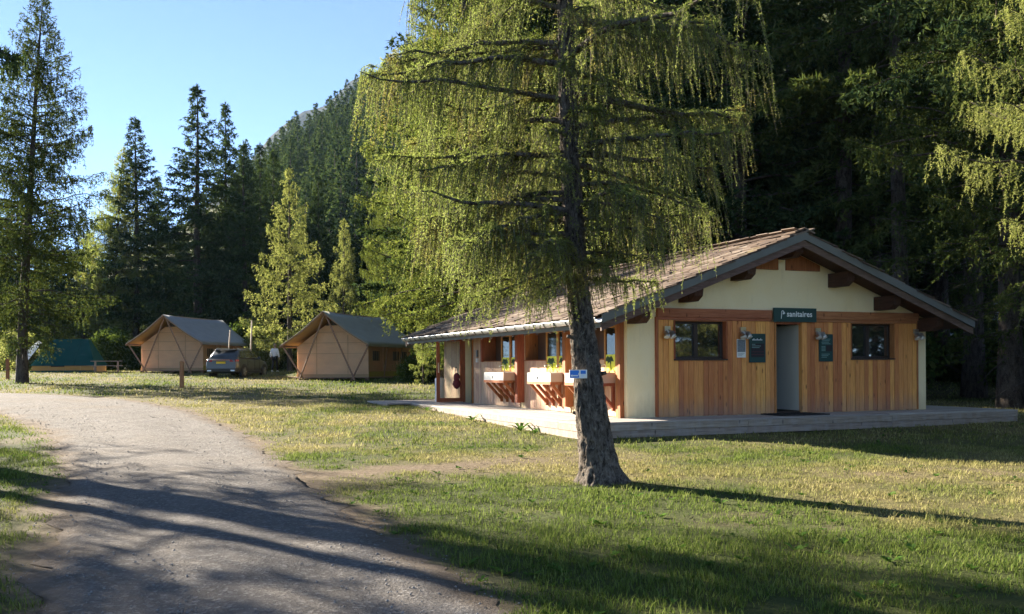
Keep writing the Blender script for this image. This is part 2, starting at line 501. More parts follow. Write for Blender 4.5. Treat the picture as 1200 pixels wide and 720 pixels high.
c = mixc(nt, dry, gcol, dcol)
c = mixc(nt, soil, c, scol)
c = mixc(nt, mth(nt, 'MULTIPLY', n2, 0.5), c, (0.05, 0.04, 0.022))
principled(nt, out, c, 0.95, mth(nt, 'ADD', mth(nt, 'MULTIPLY', n1, 1.0), mth(nt, 'MULTIPLY', n2, 0.5)), 0.8, 0.05, 0, 0.1)
M['lawn'] = m

m, nt, out = new_mat('lawn_grass_blades')
pos, dry, soil = ground_nodes(nt)
ri = N(nt, 'ShaderNodeNewGeometry').outputs['Random Per Island']
gc = ramp(nt, ri, [(0.0, (0.055, 0.085, 0.016)), (0.5, (0.115, 0.165, 0.032)), (1.0, (0.185, 0.225, 0.06))])
dc = ramp(nt, ri, [(0.0, (0.15, 0.145, 0.045)), (0.5, (0.30, 0.265, 0.105)), (1.0, (0.43, 0.375, 0.18))])
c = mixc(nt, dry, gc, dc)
d = N(nt, 'ShaderNodeBsdfDiffuse'); t = N(nt, 'ShaderNodeBsdfTranslucent'); mx = N(nt, 'ShaderNodeMixShader')
nt.links.new(c, d.inputs[0]); nt.links.new(c, t.inputs[0]); mx.inputs[0].default_value = 0.4
nt.links.new(d.outputs[0], mx.inputs[1]); nt.links.new(t.outputs[0], mx.inputs[2]); nt.links.new(mx.outputs[0], out.inputs[0])
M['blades'] = m

m, nt, out = new_mat('pale_gravel')
pos = N(nt, 'ShaderNodeNewGeometry').outputs['Position']
n1 = noise_tex(nt, pos, 2.2, 6, 0.65); n2 = noise_tex(nt, pos, 60.0, 4, 0.75); n3 = noise_tex(nt, pos, 0.45, 3)
vo = N(nt, 'ShaderNodeTexVoronoi'); vo.inputs['Scale'].default_value = 38.0; nt.links.new(pos, vo.inputs['Vector'])
c = ramp(nt, n1, [(0.25, (0.145, 0.132, 0.122)), (0.75, (0.265, 0.245, 0.23))])
c = mixc(nt, mth(nt, 'MULTIPLY', n2, 0.45), c, (0.13, 0.115, 0.105))
n4 = noise_tex(nt, pos, 14.0, 5, 0.8)
c = mixc(nt, ramp(nt, n4, [(0.52, (0, 0, 0)), (0.64, (0.7, 0.7, 0.7))]), c, (0.35, 0.33, 0.31))
c = mixc(nt, ramp(nt, vo.outputs['Color'], [(0.7, (0, 0, 0)), (0.9, (0.6, 0.6, 0.6))]), c, (0.44, 0.42, 0.40))
c = mixc(nt, ramp(nt, n3, [(0.5, (0, 0, 0)), (0.75, (0.45, 0.45, 0.45))]), c, (0.24, 0.195, 0.15))
edge = N(nt, 'ShaderNodeAttribute', attribute_name='soil').outputs['Fac']
c = mixc(nt, edge, c, ramp(nt, n1, [(0.3, (0.12, 0.085, 0.055)), (0.7, (0.26, 0.20, 0.145))]))
hh = mth(nt, 'ADD', mth(nt, 'ADD', mth(nt, 'MULTIPLY', vo.outputs['Distance'], 0.6), n4), mth(nt, 'ADD', n2, mth(nt, 'MULTIPLY', n1, 1.5)))
principled(nt, out, c, 0.95, hh, 1.0, 0.05, 0, 0.1)
M['gravel'] = m
M['pebble'] = plain('pale_grey_stone', (0.225, 0.21, 0.195), 0.9, var=0.35, vs=20)

m, nt, out = new_mat('mountain_rock_and_meadow')
pos = N(nt, 'ShaderNodeNewGeometry').outputs['Position']
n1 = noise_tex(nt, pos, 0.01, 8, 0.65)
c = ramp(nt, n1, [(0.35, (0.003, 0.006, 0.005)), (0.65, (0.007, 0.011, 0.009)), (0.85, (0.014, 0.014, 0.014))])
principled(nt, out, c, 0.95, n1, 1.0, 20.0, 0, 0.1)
M['mountain'] = m
m, nt, out = new_mat('forest_floor')
pos = N(nt, 'ShaderNodeNewGeometry').outputs['Position']
n1 = noise_tex(nt, pos, 0.6, 7, 0.7)
c = ramp(nt, n1, [(0.35, (0.028, 0.035, 0.013)), (0.65, (0.075, 0.08, 0.028))])
principled(nt, out, c, 0.95, n1, 1.0, 0.5, 0, 0.1)
M['hillfloor'] = m

# ------------------------------------------------------------------ THE SETTING: ground, road, hill, mountain
RL = [(-1.6, 2.2), (-2.63, 4.91), (-3.15, 6.09), (-4.10, 8.37), (-5.50, 11.56), (-7.35, 15.31), (-10.44, 20.97), (-14.14, 26.05), (-18.94, 30.79), (-25.5, 35.25), (-40, 42.5), (-60, 50)]
RR = [(0.9, 2.0), (0.34, 4.86), (-0.01, 6.02), (-0.95, 8.25), (-2.28, 11.43), (-4.20, 16.2), (-6.81, 22.27), (-10.6, 29.0), (-15.5, 34.6), (-24.2, 39.3), (-39, 45.5), (-59, 53)]
def catmull(P, n):
    P = np.array(P, float); out = []
    for i in range(len(P) - 1):
        p0 = P[max(i - 1, 0)]; p1 = P[i]; p2 = P[i + 1]; p3 = P[min(i + 2, len(P) - 1)]
        for k in range(n):
            t = k / n
            out.append(0.5 * (2 * p1 + (p2 - p0) * t + (2 * p0 - 5 * p1 + 4 * p2 - p3) * t * t + (3 * p1 - p0 - 3 * p2 + p3) * t ** 3))
    out.append(P[-1]); return np.array(out)
NL = 26
CL = catmull(RL, NL); CR = catmull(RR, NL)
ROADPOLY = np.vstack([CL, CR[::-1]])
def road_sd(x, y):
    """signed distance to the road outline, negative on the road"""
    x = np.asarray(x, float).ravel(); y = np.asarray(y, float).ravel()
    P = ROADPOLY[::3]; Q = np.roll(P, -1, 0)
    best = np.full(x.shape, 1e9); inside = np.zeros(x.shape, bool)
    for a, b in zip(P, Q):
        ex, ey = b - a
        L2 = ex * ex + ey * ey + 1e-12
        t = np.clip(((x - a[0]) * ex + (y - a[1]) * ey) / L2, 0, 1)
        best = np.minimum(best, (x - a[0] - t * ex) ** 2 + (y - a[1] - t * ey) ** 2)
        cond = (a[1] > y) != (b[1] > y)
        if abs(ey) > 1e-9:
            inside ^= cond & (x < a[0] + (y - a[1]) * ex / ey)
    d = np.sqrt(best)
    return np.where(inside, -d, d)

def soil_dry_sun(x, y):
    sd = road_sd(x, y)
    edge = np.clip(0.85 - (sd - 0.02) / 0.38 + 1.1 * (vnoise(x, y, 0.35, 8) - 0.5) + 0.9 * (vnoise(x, y, 1.3, 2) - 0.5), 0, 1)
    n = 0.5 * vnoise(x, y, 2.4, 21) + 0.3 * vnoise(x, y, 0.8, 22) + 0.2 * vnoise(x, y, 0.3, 23)
    bare = np.clip((n - 0.66) / 0.12, 0, 1) * 0.8
    # trodden, bare patch in the lawn between the road and the washhouse
    px = (x + 1.3) * 0.85 + (y - 14.0) * 0.5; py = -(x + 1.3) * 0.5 + (y - 14.0) * 0.85
    trod = np.exp(-((px / 3.0) ** 2 + (py / 1.0) ** 2)) * np.clip((vnoise(x, y, 0.7, 30) - 0.22) * 2.4, 0, 1)
    px2 = (x - 5.6); py2 = (y - 13.2)
    trod2 = 0.8 * np.exp(-((px2 / 1.6) ** 2 + (py2 / 0.7) ** 2)) * np.clip((vnoise(x, y, 0.5, 33) - 0.25) * 2.2, 0, 1)
    soil = np.clip(edge + bare * 0.7 + trod + trod2, 0, 1)
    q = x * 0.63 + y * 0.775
    # open lawn drier; sunlit strip and tree shade also painted in, straw against green
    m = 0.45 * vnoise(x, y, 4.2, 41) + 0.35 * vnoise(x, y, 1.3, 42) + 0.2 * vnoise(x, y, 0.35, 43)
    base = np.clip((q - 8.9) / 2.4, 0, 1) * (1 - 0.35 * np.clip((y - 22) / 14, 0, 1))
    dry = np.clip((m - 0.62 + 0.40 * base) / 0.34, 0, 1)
    return soil, dry

def axis(parts):
    out = []
    for a, b, s in parts:
        out += list(np.arange(a, b, s))
    return np.array(out)
gxs = np.concatenate([-np.geomspace(9000, 40, 24), axis([(-38, -14, 0.8), (-14, 12, 0.3), (12, 34, 0.8)]), np.geomspace(35, 9000, 24)])
gys = np.concatenate([-np.geomspace(6000, 8, 16), axis([(-6, 3, 0.8), (3, 28, 0.3), (28, 66, 0.6)]), np.geomspace(67, 11000, 26)])
GX, GY = np.meshgrid(gxs, gys)
GZ = g(GX, GY)
nx, ny = len(gxs), len(gys)
ii = np.arange(nx * ny).reshape(ny, nx)
F = np.stack([ii[:-1, :-1], ii[:-1, 1:], ii[1:, 1:], ii[1:, :-1]], -1).reshape(-1, 4)
me = mesh_np('ground', np.stack([GX, GY, GZ], -1).reshape(-1, 3), F, True)
so, dr = soil_dry_sun(GX.ravel(), GY.ravel())
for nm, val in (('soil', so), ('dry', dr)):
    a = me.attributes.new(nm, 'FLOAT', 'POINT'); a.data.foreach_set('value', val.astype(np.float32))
tag(link('ground', me, M['lawn']), kind='structure')

# gravel road as its own sheet, ragged at its edges, a few millimetres proud of the soil
na = 40
S = np.linspace(0, 1, na + 1)
rv = np.zeros((len(CL), na + 1, 3))
for i in range(len(CL)):
    wdt = np.linalg.norm(CR[i] - CL[i])
    for j, s in enumerate(S):
        p = CL[i] * (1 - s) + CR[i] * s
        if j in (0, na):
            dirn = (CR[i] - CL[i]) / wdt * (1 if j else -1)
            p = p + dirn * (0.35 * (vnoise(p[0], p[1], 0.5, 8) - 0.5) + 0.25 * (vnoise(p[0], p[1], 0.17, 9) - 0.5))
        rv[i, j, :2] = p
# the two wheel tracks sit slightly lower than the crown
S2 = np.tile(S, (len(CL), 1))
rv[:, :, 2] = g(rv[:, :, 0], rv[:, :, 1]) + 0.004 + 0.032 * np.clip(np.minimum(S2, 1 - S2) / 0.14, 0, 1) ** 0.8 + 0.016 * np.cos((S2 - 0.5) * 4 * math.pi) * (np.abs(S2 - 0.5) < 0.45) \
    + 0.014 * (vnoise(rv[:, :, 0], rv[:, :, 1], 0.6, 14) - 0.5)
ii = np.arange(len(CL) * (na + 1)).reshape(len(CL), na + 1)
F = np.stack([ii[:-1, :-1], ii[:-1, 1:], ii[1:, 1:], ii[1:, :-1]], -1).reshape(-1, 4)
me = mesh_np('gravel_road', rv.reshape(-1, 3), F, True)
es = np.clip(1 - np.minimum(S2, 1 - S2) * 9 + 0.8 * (vnoise(rv[:, :, 0], rv[:, :, 1], 0.5, 17) - 0.5), 0, 1) * 0.8
a = me.attributes.new('soil', 'FLOAT', 'POINT'); a.data.foreach_set('value', es.ravel().astype(np.float32))
tag(link('gravel_road', me, M['gravel']), kind='structure')

# pebbles lying on the road and its margins
n = 15000
py_ = 4.5 + 26 * RNG.random(n) ** 1.7
px_ = -0.75 * py_ + (0.9 * py_) * RNG.random(n)
sd = road_sd(px_, py_)
k = (sd < 0.25) & (vnoise(px_, py_, 0.8, 77) > 0.25)
px_, py_ = px_[k], py_[k]
sz = (0.004 + 0.011 * RNG.random(len(px_)) ** 4) * (0.8 + py_ / 25)
octv = np.array([(1, 0, 0), (0, 1, 0), (-1, 0, 0), (0, -1, 0), (0, 0, .7), (0, 0, -.7)], float)
octf = np.array([(0, 1, 4), (1, 2, 4), (2, 3, 4), (3, 0, 4), (1, 0, 5), (2, 1, 5), (3, 2, 5), (0, 3, 5)])
ang = RNG.random(len(px_)) * 6.28
jit = 1 + 0.5 * (RNG.random((len(px_), 6, 3)) - 0.5)
ov = octv[None] * jit * sz[:, None, None]
ca, sa = np.cos(ang)[:, None], np.sin(ang)[:, None]
vx = ov[:, :, 0] * ca - ov[:, :, 1] * sa * 0.8; vy = ov[:, :, 0] * sa + ov[:, :, 1] * ca * 0.8
V = np.stack([vx + px_[:, None], vy + py_[:, None], ov[:, :, 2] + (g(px_, py_) + 0.036 * (sd[k] < -0.1))[:, None]], -1).reshape(-1, 3)
F = (octf[None] + 6 * np.arange(len(px_))[:, None, None]).reshape(-1, 3)
tag(link('road_pebbles', mesh_np('road_pebbles', V, F), M['pebble']), 'loose pale stones scattered over the gravel road', 'pebbles', kind='stuff')

# wooded hill rising to the right behind the camp
def hill_z(x, y):
    y = np.minimum(y, 330) - 0.8 * np.maximum(y - 330, 0)
    z = 0.62 * (x + 6) + 0.50 * (y - 93)
    z = softplus(z, 6.0) - 1.0
    z = z + 10 * (vnoise(x, y, 70, 51) - 0.5) * np.clip(z / 30, 0, 1)
    return z
hx = np.linspace(-230, 330, 90); hy = np.linspace(66, 520, 80)
HX, HY = np.meshgrid(hx, hy)
HZ = np.where(hill_z(HX, HY) < 1.5, 0.6, hill_z(HX, HY))
nx, ny = len(hx), len(hy)
ii = np.arange(nx * ny).reshape(ny, nx)
F = np.stack([ii[:-1, :-1], ii[:-1, 1:], ii[1:, 1:], ii[1:, :-1]], -1).reshape(-1, 4)
tag(link('hill', mesh_np('hill', np.stack([HX, HY, HZ], -1).reshape(-1, 3), F, True), M['hillfloor']), kind='structure')

# mountain flank far behind it
mx_ = np.linspace(-900, 1500, 110); my_ = np.linspace(1300, 2700, 60)
MX, MY = np.meshgrid(mx_, my_)
ridge = 0.65 * (MX + 1122) - 0.5 * softplus(-(MX + 480), 40)
ridge = softplus(ridge, 30)
MZ = ridge * np.clip((MY - 1300) / 500, 0, 1) * np.clip((2700 - MY) / 600, 0, 1) + 60 * (vnoise(MX, MY, 160, 61) - 0.5) * np.clip(ridge / 200, 0, 1) + 26 * (vnoise(MX, MY, 50, 62) - 0.5) * np.clip(ridge / 200, 0, 1)
MZ = np.minimum(MZ, 640) - 4
nx, ny = len(mx_), len(my_)
ii = np.arange(nx * ny).reshape(ny, nx)
F = np.stack([ii[:-1, :-1], ii[:-1, 1:], ii[1:, 1:], ii[1:, :-1]], -1).reshape(-1, 4)
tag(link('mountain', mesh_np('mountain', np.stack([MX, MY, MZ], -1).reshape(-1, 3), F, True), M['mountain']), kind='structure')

# ------------------------------------------------------------------ TREE BUILDERS
def unit(v):
    return v / np.maximum(np.linalg.norm(v, axis=-1, keepdims=True), 1e-9)

def tubes(P, Rad, m):
    """P (N,K,3) paths, Rad (N,K) radii -> quad tubes"""
    Nn, K, _ = P.shape
    T = np.empty_like(P)
    T[:, 1:-1] = P[:, 2:] - P[:, :-2]; T[:, 0] = P[:, 1] - P[:, 0]; T[:, -1] = P[:, -1] - P[:, -2]
    T = unit(T)
    ref = np.where(np.abs(T[..., 2:3]) > 0.9, np.array([1.0, 0, 0]), np.array([0, 0, 1.0]))
    Sd = unit(np.cross(T, ref)); Up = np.cross(Sd, T)
    a = np.arange(m) * 2 * math.pi / m
    V = P[:, :, None] + Rad[:, :, None, None] * (np.cos(a)[None, None, :, None] * Sd[:, :, None] + np.sin(a)[None, None, :, None] * Up[:, :, None])
    idx = np.arange(Nn * K * m).reshape(Nn, K, m)
    F = np.stack([idx[:, :-1], np.roll(idx, -1, 2)[:, :-1], np.roll(idx, -1, 2)[:, 1:], idx[:, 1:]], -1).reshape(-1, 4)
    return V.reshape(-1, 3), F

def join(parts):
    Vs, Fs, n = [], [], 0
    for V, F in parts:
        Vs.append(V); Fs.append(F + n); n += len(V)
    return np.concatenate(Vs), np.concatenate(Fs)

def needles(rng, P0, D, L, droop, spacing, nl, nw, spread, jitter=0.0):
    n = np.maximum(2, (L / spacing)).astype(int)
    idx = np.repeat(np.arange(len(L)), n)
    u = rng.random(len(idx))
    d = D[idx]; l = L[idx][:, None]; uu = u[:, None]
    pos = P0[idx] + d * l * uu
    pos[:, 2] -= droop[idx] * L[idx] * u * u
    tg = d.copy(); tg[:, 2] -= 2 * droop[idx] * u
    tg = unit(tg)
    r = unit(rng.normal(size=(len(idx), 3)))
    ax = unit(tg * (1 - spread) + r * spread)
    ln = nl * (0.65 + 0.7 * rng.random(len(idx))) * (1.1 - 0.45 * u)
    sd = unit(np.cross(ax, rng.normal(size=(len(idx), 3)))) * (nw * 0.5 * (0.7 + 0.6 * rng.random(len(idx))))[:, None]
    if jitter: pos = pos + rng.normal(size=pos.shape) * jitter
    V = np.stack([pos - sd, pos + sd, pos + ax * ln[:, None]], 1).reshape(-1, 3)
    return V

def conifer(seed, H, r0, z0, Lfun, nb, e_low, e_top, sag, tipup, twig_sp, twig_l, twig_droop, nd_sp, nl, nw, spread,
            hang=0, hang_l=0.4, s0=0.10, lean=(0, 0), gaps=0.0, trunk_m=10, dead=0, br_r=0.035, min_twig=0.24, azbias=None):
    """returns (woodV, woodF quads), (needleV) around the origin"""
    rng = np.random.default_rng(seed)
    K = 14
    zz = np.linspace(0, 1, K)
    tx = lean[0] * zz ** 1.6 + 0.012 * H * np.sin(zz * 5 + seed) * zz * (1 - zz); ty = lean[1] * zz ** 1.6 + 0.012 * H * np.cos(zz * 4 + seed) * zz * (1 - zz)
    TP = np.stack([tx, ty, zz * H - 0.25 * (zz == 0)], -1)[None]
    TR = (r0 * (1 - zz) ** 0.85 * 1.0 + 0.35 * r0 * np.exp(-zz * H / 0.5) + 0.008)[None]
    wood_parts = [tubes(TP, TR, trunk_m)]
    # limbs
    hrel = np.sort(rng.random(nb) ** 0.85)
    hrel = 0.65 * np.linspace(0, 0.99, nb) ** 0.78 + 0.35 * hrel
    hb = z0 + (H - z0) * hrel
    az = rng.random(nb) * 2 * math.pi if azbias is None else azbias(rng, nb)
    az = (np.arange(nb) * 2.39996 + rng.normal(size=nb) * 0.5) if azbias is None else az
    L = np.array([Lfun(h) for h in hrel]) * (0.72 + 0.5 * rng.random(nb))
    if gaps: L = L * np.where(rng.random(nb) < gaps, 0.45, 1.0)
    L = np.maximum(L, 0.12)
    el = e_low + (e_top - e_low) * hrel + rng.normal(size=nb) * 0.08
    KB = 8
    s = np.linspace(0, 1, KB)
    dirh = np.stack([np.cos(az), np.sin(az), np.zeros(nb)], -1)
    tbx = np.interp(hb / H, zz, tx); tby = np.interp(hb / H, zz, ty)
    base = np.stack([tbx, tby, hb], -1)
    sagv = sag * (1 - 0.7 * hrel)
    def bpos(bi, s):
        p = base[bi] + dirh[bi] * (L[bi] * s * np.cos(el[bi]))[:, None]
        p[:, 2] += L[bi] * (np.sin(el[bi]) * s - sagv[bi] * s ** 2 + tipup * s ** 3.2)
        return p
    bi = np.repeat(np.arange(nb), KB); ss = np.tile(s, nb)
    BP = bpos(bi, ss).reshape(nb, KB, 3)
    BP[:, 1:-1] += rng.normal(size=(nb, KB - 2, 3)) * 0.02 * L[:, None, None]
    BR = (br_r * (L / L.max()) ** 0.8)[:, None] * (1 - 0.85 * s)[None] + 0.004
    wood_parts.append(tubes(BP, BR, 4))
    if dead:
        nd = dead
        hd = z0 * (0.25 + 0.75 * rng.random(nd)); ad = rng.random(nd) * 6.28; ld = 0.4 + 1.6 * rng.random(nd)
        sd_ = np.linspace(0, 1, 4)
        DP = np.zeros((nd, 4, 3))
        DP[..., 0] = np.interp(hd / H, zz, tx)[:, None] + np.cos(ad)[:, None] * ld[:, None] * sd_
        DP[..., 1] = np.interp(hd / H, zz, ty)[:, None] + np.sin(ad)[:, None] * ld[:, None] * sd_
        DP[..., 2] = hd[:, None] - 0.25 * ld[:, None] * sd_ ** 2
        wood_parts.append(tubes(DP, 0.02 * (1 - 0.8 * sd_)[None] * np.ones((nd, 1)), 4))
    # twigs both sides of each limb
    nt = np.maximum(7, (L / twig_sp)).astype(int)
    bi = np.repeat(np.arange(nb), nt)
    st = s0 + (1 - s0) * rng.random(len(bi)) ** 0.8
    P0 = bpos(bi, st)
    # match the jittered limb loosely
    perp = np.stack([-dirh[bi, 1], dirh[bi, 0], np.zeros(len(bi))], -1)
    side = np.where(rng.random(len(bi)) < 0.5, -1, 1)[:, None]
    fw = (0.35 + 0.5 * rng.random(len(bi)))[:, None]
    D = unit(dirh[bi] * fw + perp * side * (1 - fw * 0.6) + np.array([0, 0, 1.0]) * rng.normal(size=(len(bi), 1)) * 0.22)
    tl = np.maximum(min_twig, twig_l * L[bi] * (1.08 - st) * (0.6 + 0.7 * rng.random(len(bi))) + min_twig * 0.6)
    dr = twig_droop * (0.6 + 0.8 * rng.random(len(bi)))
    sets = [(P0, D, tl, dr)]
    # needles along the outer limb itself
    sets.append((bpos(np.arange(nb), np.full(nb, 0.55)), unit(bpos(np.arange(nb), np.full(nb, 1.0)) - bpos(np.arange(nb), np.full(nb, 0.55))),
                 np.linalg.norm(bpos(np.arange(nb), np.full(nb, 1.0)) - bpos(np.arange(nb), np.full(nb, 0.55)), axis=1), np.zeros(nb)))
    out = [needles(rng, *q, nd_sp, nl, nw, spread) for q in sets]
    if hang:
        k = np.repeat(np.arange(len(tl)), hang)
        u = rng.random(len(k))
        P = P0[k] + D[k] * (tl[k] * u)[:, None]
        P[:, 2] -= dr[k] * tl[k] * u * u
        Dh = unit(np.stack([rng.normal(size=len(k)) * 0.16, rng.normal(size=len(k)) * 0.16, -np.ones(len(k))], -1))
        lh = hang_l * (0.35 + 0.9 * rng.random(len(k))) * np.clip(L[bi][k] / 1.2, 0.3, 1)
        out.append(needles(rng, P, Dh, lh, np.zeros(len(k)), nd_sp, nl, nw, spread))
    # leader tip
    tip = np.array([[tx[-1], ty[-1], H * 0.965]]); out.append(needles(rng, tip, np.array([[0, 0, 1.0]]), np.array([H * 0.04]), np.zeros(1), nd_sp * 0.5, nl, nw, spread))
    return join(wood_parts), np.concatenate(out)

def tri_mesh(name, V):
    return mesh_np(name, V, np.arange(len(V)).reshape(-1, 3))

TREE_LIB = {}
def kind(key, wood_needles, leafmat, barkmat='bark_far'):
    (wv, wf), nv = wood_needles
    tm = mesh_np('trunk', wv, wf, True); tm.materials.append(M[barkmat])
    cm = tri_mesh('crown', nv); cm.materials.append(M[leafmat])
    TREE_LIB[key] = (tm, cm, float(wv[:, 2].max()))
def tree(name, key, x, y, H, rz, label, group=None, spread=1.0, mat=None, cat='tree', tilt=None):
    tm, cm, h0 = TREE_LIB[key]
    o = thing(name, label, cat, (x, y, gz(x, y) - 0.05), rz, group)
    s = H / h0
    o.scale = (s * spread, s * spread, s)
    if tilt: o.rotation_euler = (tilt[0], tilt[1], rz)
    link('trunk', tm, None, o)
    c = link('crown', cm, None, o)
    if mat:
        c.material_slots[0].link = 'OBJECT'; c.material_slots[0].material = M[mat]
    return o

def cone(a, k, b=0.12):
    """limb length: a cone of slope k that stops widening at a"""
    return lambda h: min(a, k * (1 - h)) * (0.42 + 0.58 * min(1.0, h * 6)) + b
kind('spruce_a', conifer(1, 18, 0.24, 0.7, cone(2.9, 4.8), 185, -0.10, 0.45, 0.34, 0.22, 0.082, 0.42, 0.35, 0.046, 0.21, 0.072, 0.55, dead=4), 'spruce')
kind('spruce_b', conifer(2, 20, 0.26, 1.0, cone(2.8, 4.4), 180, -0.24, 0.40, 0.30, 0.20, 0.082, 0.42, 0.55, 0.046, 0.22, 0.075, 0.55, gaps=0.16, dead=6), 'spruce')
kind('spruce_c', conifer(3, 17, 0.22, 0.9, cone(2.9, 4.4), 150, -0.05, 0.5, 0.36, 0.26, 0.085, 0.42, 0.4, 0.05, 0.20, 0.065, 0.55, gaps=0.10, hang=1, hang_l=0.3, dead=8), 'spruce')
kind('tall_dark', conifer(4, 22, 0.26, 4.5, cone(3.2, 4.6), 125, -0.25, 0.35, 0.25, 0.12, 0.095, 0.40, 0.5, 0.070, 0.22, 0.07, 0.6, gaps=0.28, hang=1, hang_l=0.4, dead=46), 'spruce')
kind('larch_open', conifer(5, 19, 0.26, 2.0, cone(3.9, 6.4, 0.15), 200, -0.16, 0.5, 0.26, 0.22, 0.10, 0.36, 0.5, 0.050, 0.14, 0.052, 0.6, hang=1, hang_l=0.6, gaps=0.15, lean=(1.3, 0), dead=8, br_r=0.045), 'larch_dull')
kind('larch_thin', conifer(15, 18, 0.24, 3.0, cone(3.4, 5.0, 0.15), 62, -0.10, 0.5, 0.26, 0.22, 0.15, 0.34, 0.5, 0.076, 0.13, 0.047, 0.6, hang=1, hang_l=0.45, gaps=0.35, dead=8, br_r=0.045), 'larch_dull')
kind('larch_bright', conifer(6, 12.5, 0.17, 0.6, cone(2.7, 3.7), 92, 0.02, 0.6, 0.30, 0.22, 0.085, 0.42, 0.5, 0.046, 0.13, 0.05, 0.62, hang=1, hang_l=0.5, gaps=0.32), 'larch_light')
kind('larch_wide', conifer(7, 17, 0.26, 1.9, cone(3.9, 7.0), 150, -0.08, 0.45, 0.30, 0.22, 0.095, 0.36, 0.5, 0.040, 0.12, 0.044, 0.6, hang=1, hang_l=0.5, dead=8, br_r=0.05), 'larch')
kind('larch_edge', conifer(9, 12, 0.18, 2.7, cone(2.6, 4.5), 84, 0.0, 0.5, 0.26, 0.26, 0.075, 0.30, 0.55, 0.014, 0.058, 0.017, 0.65, hang=2, hang_l=0.5, dead=4, br_r=0.035), 'larch_light')
kind('spruce_small', conifer(8, 12, 0.15, 0.3, cone(2.0, 3.4), 60, -0.05, 0.45, 0.30, 0.15, 0.22, 0.5, 0.4, 0.10, 0.42, 0.20, 0.5, trunk_m=6, br_r=0.012), 'spruce')

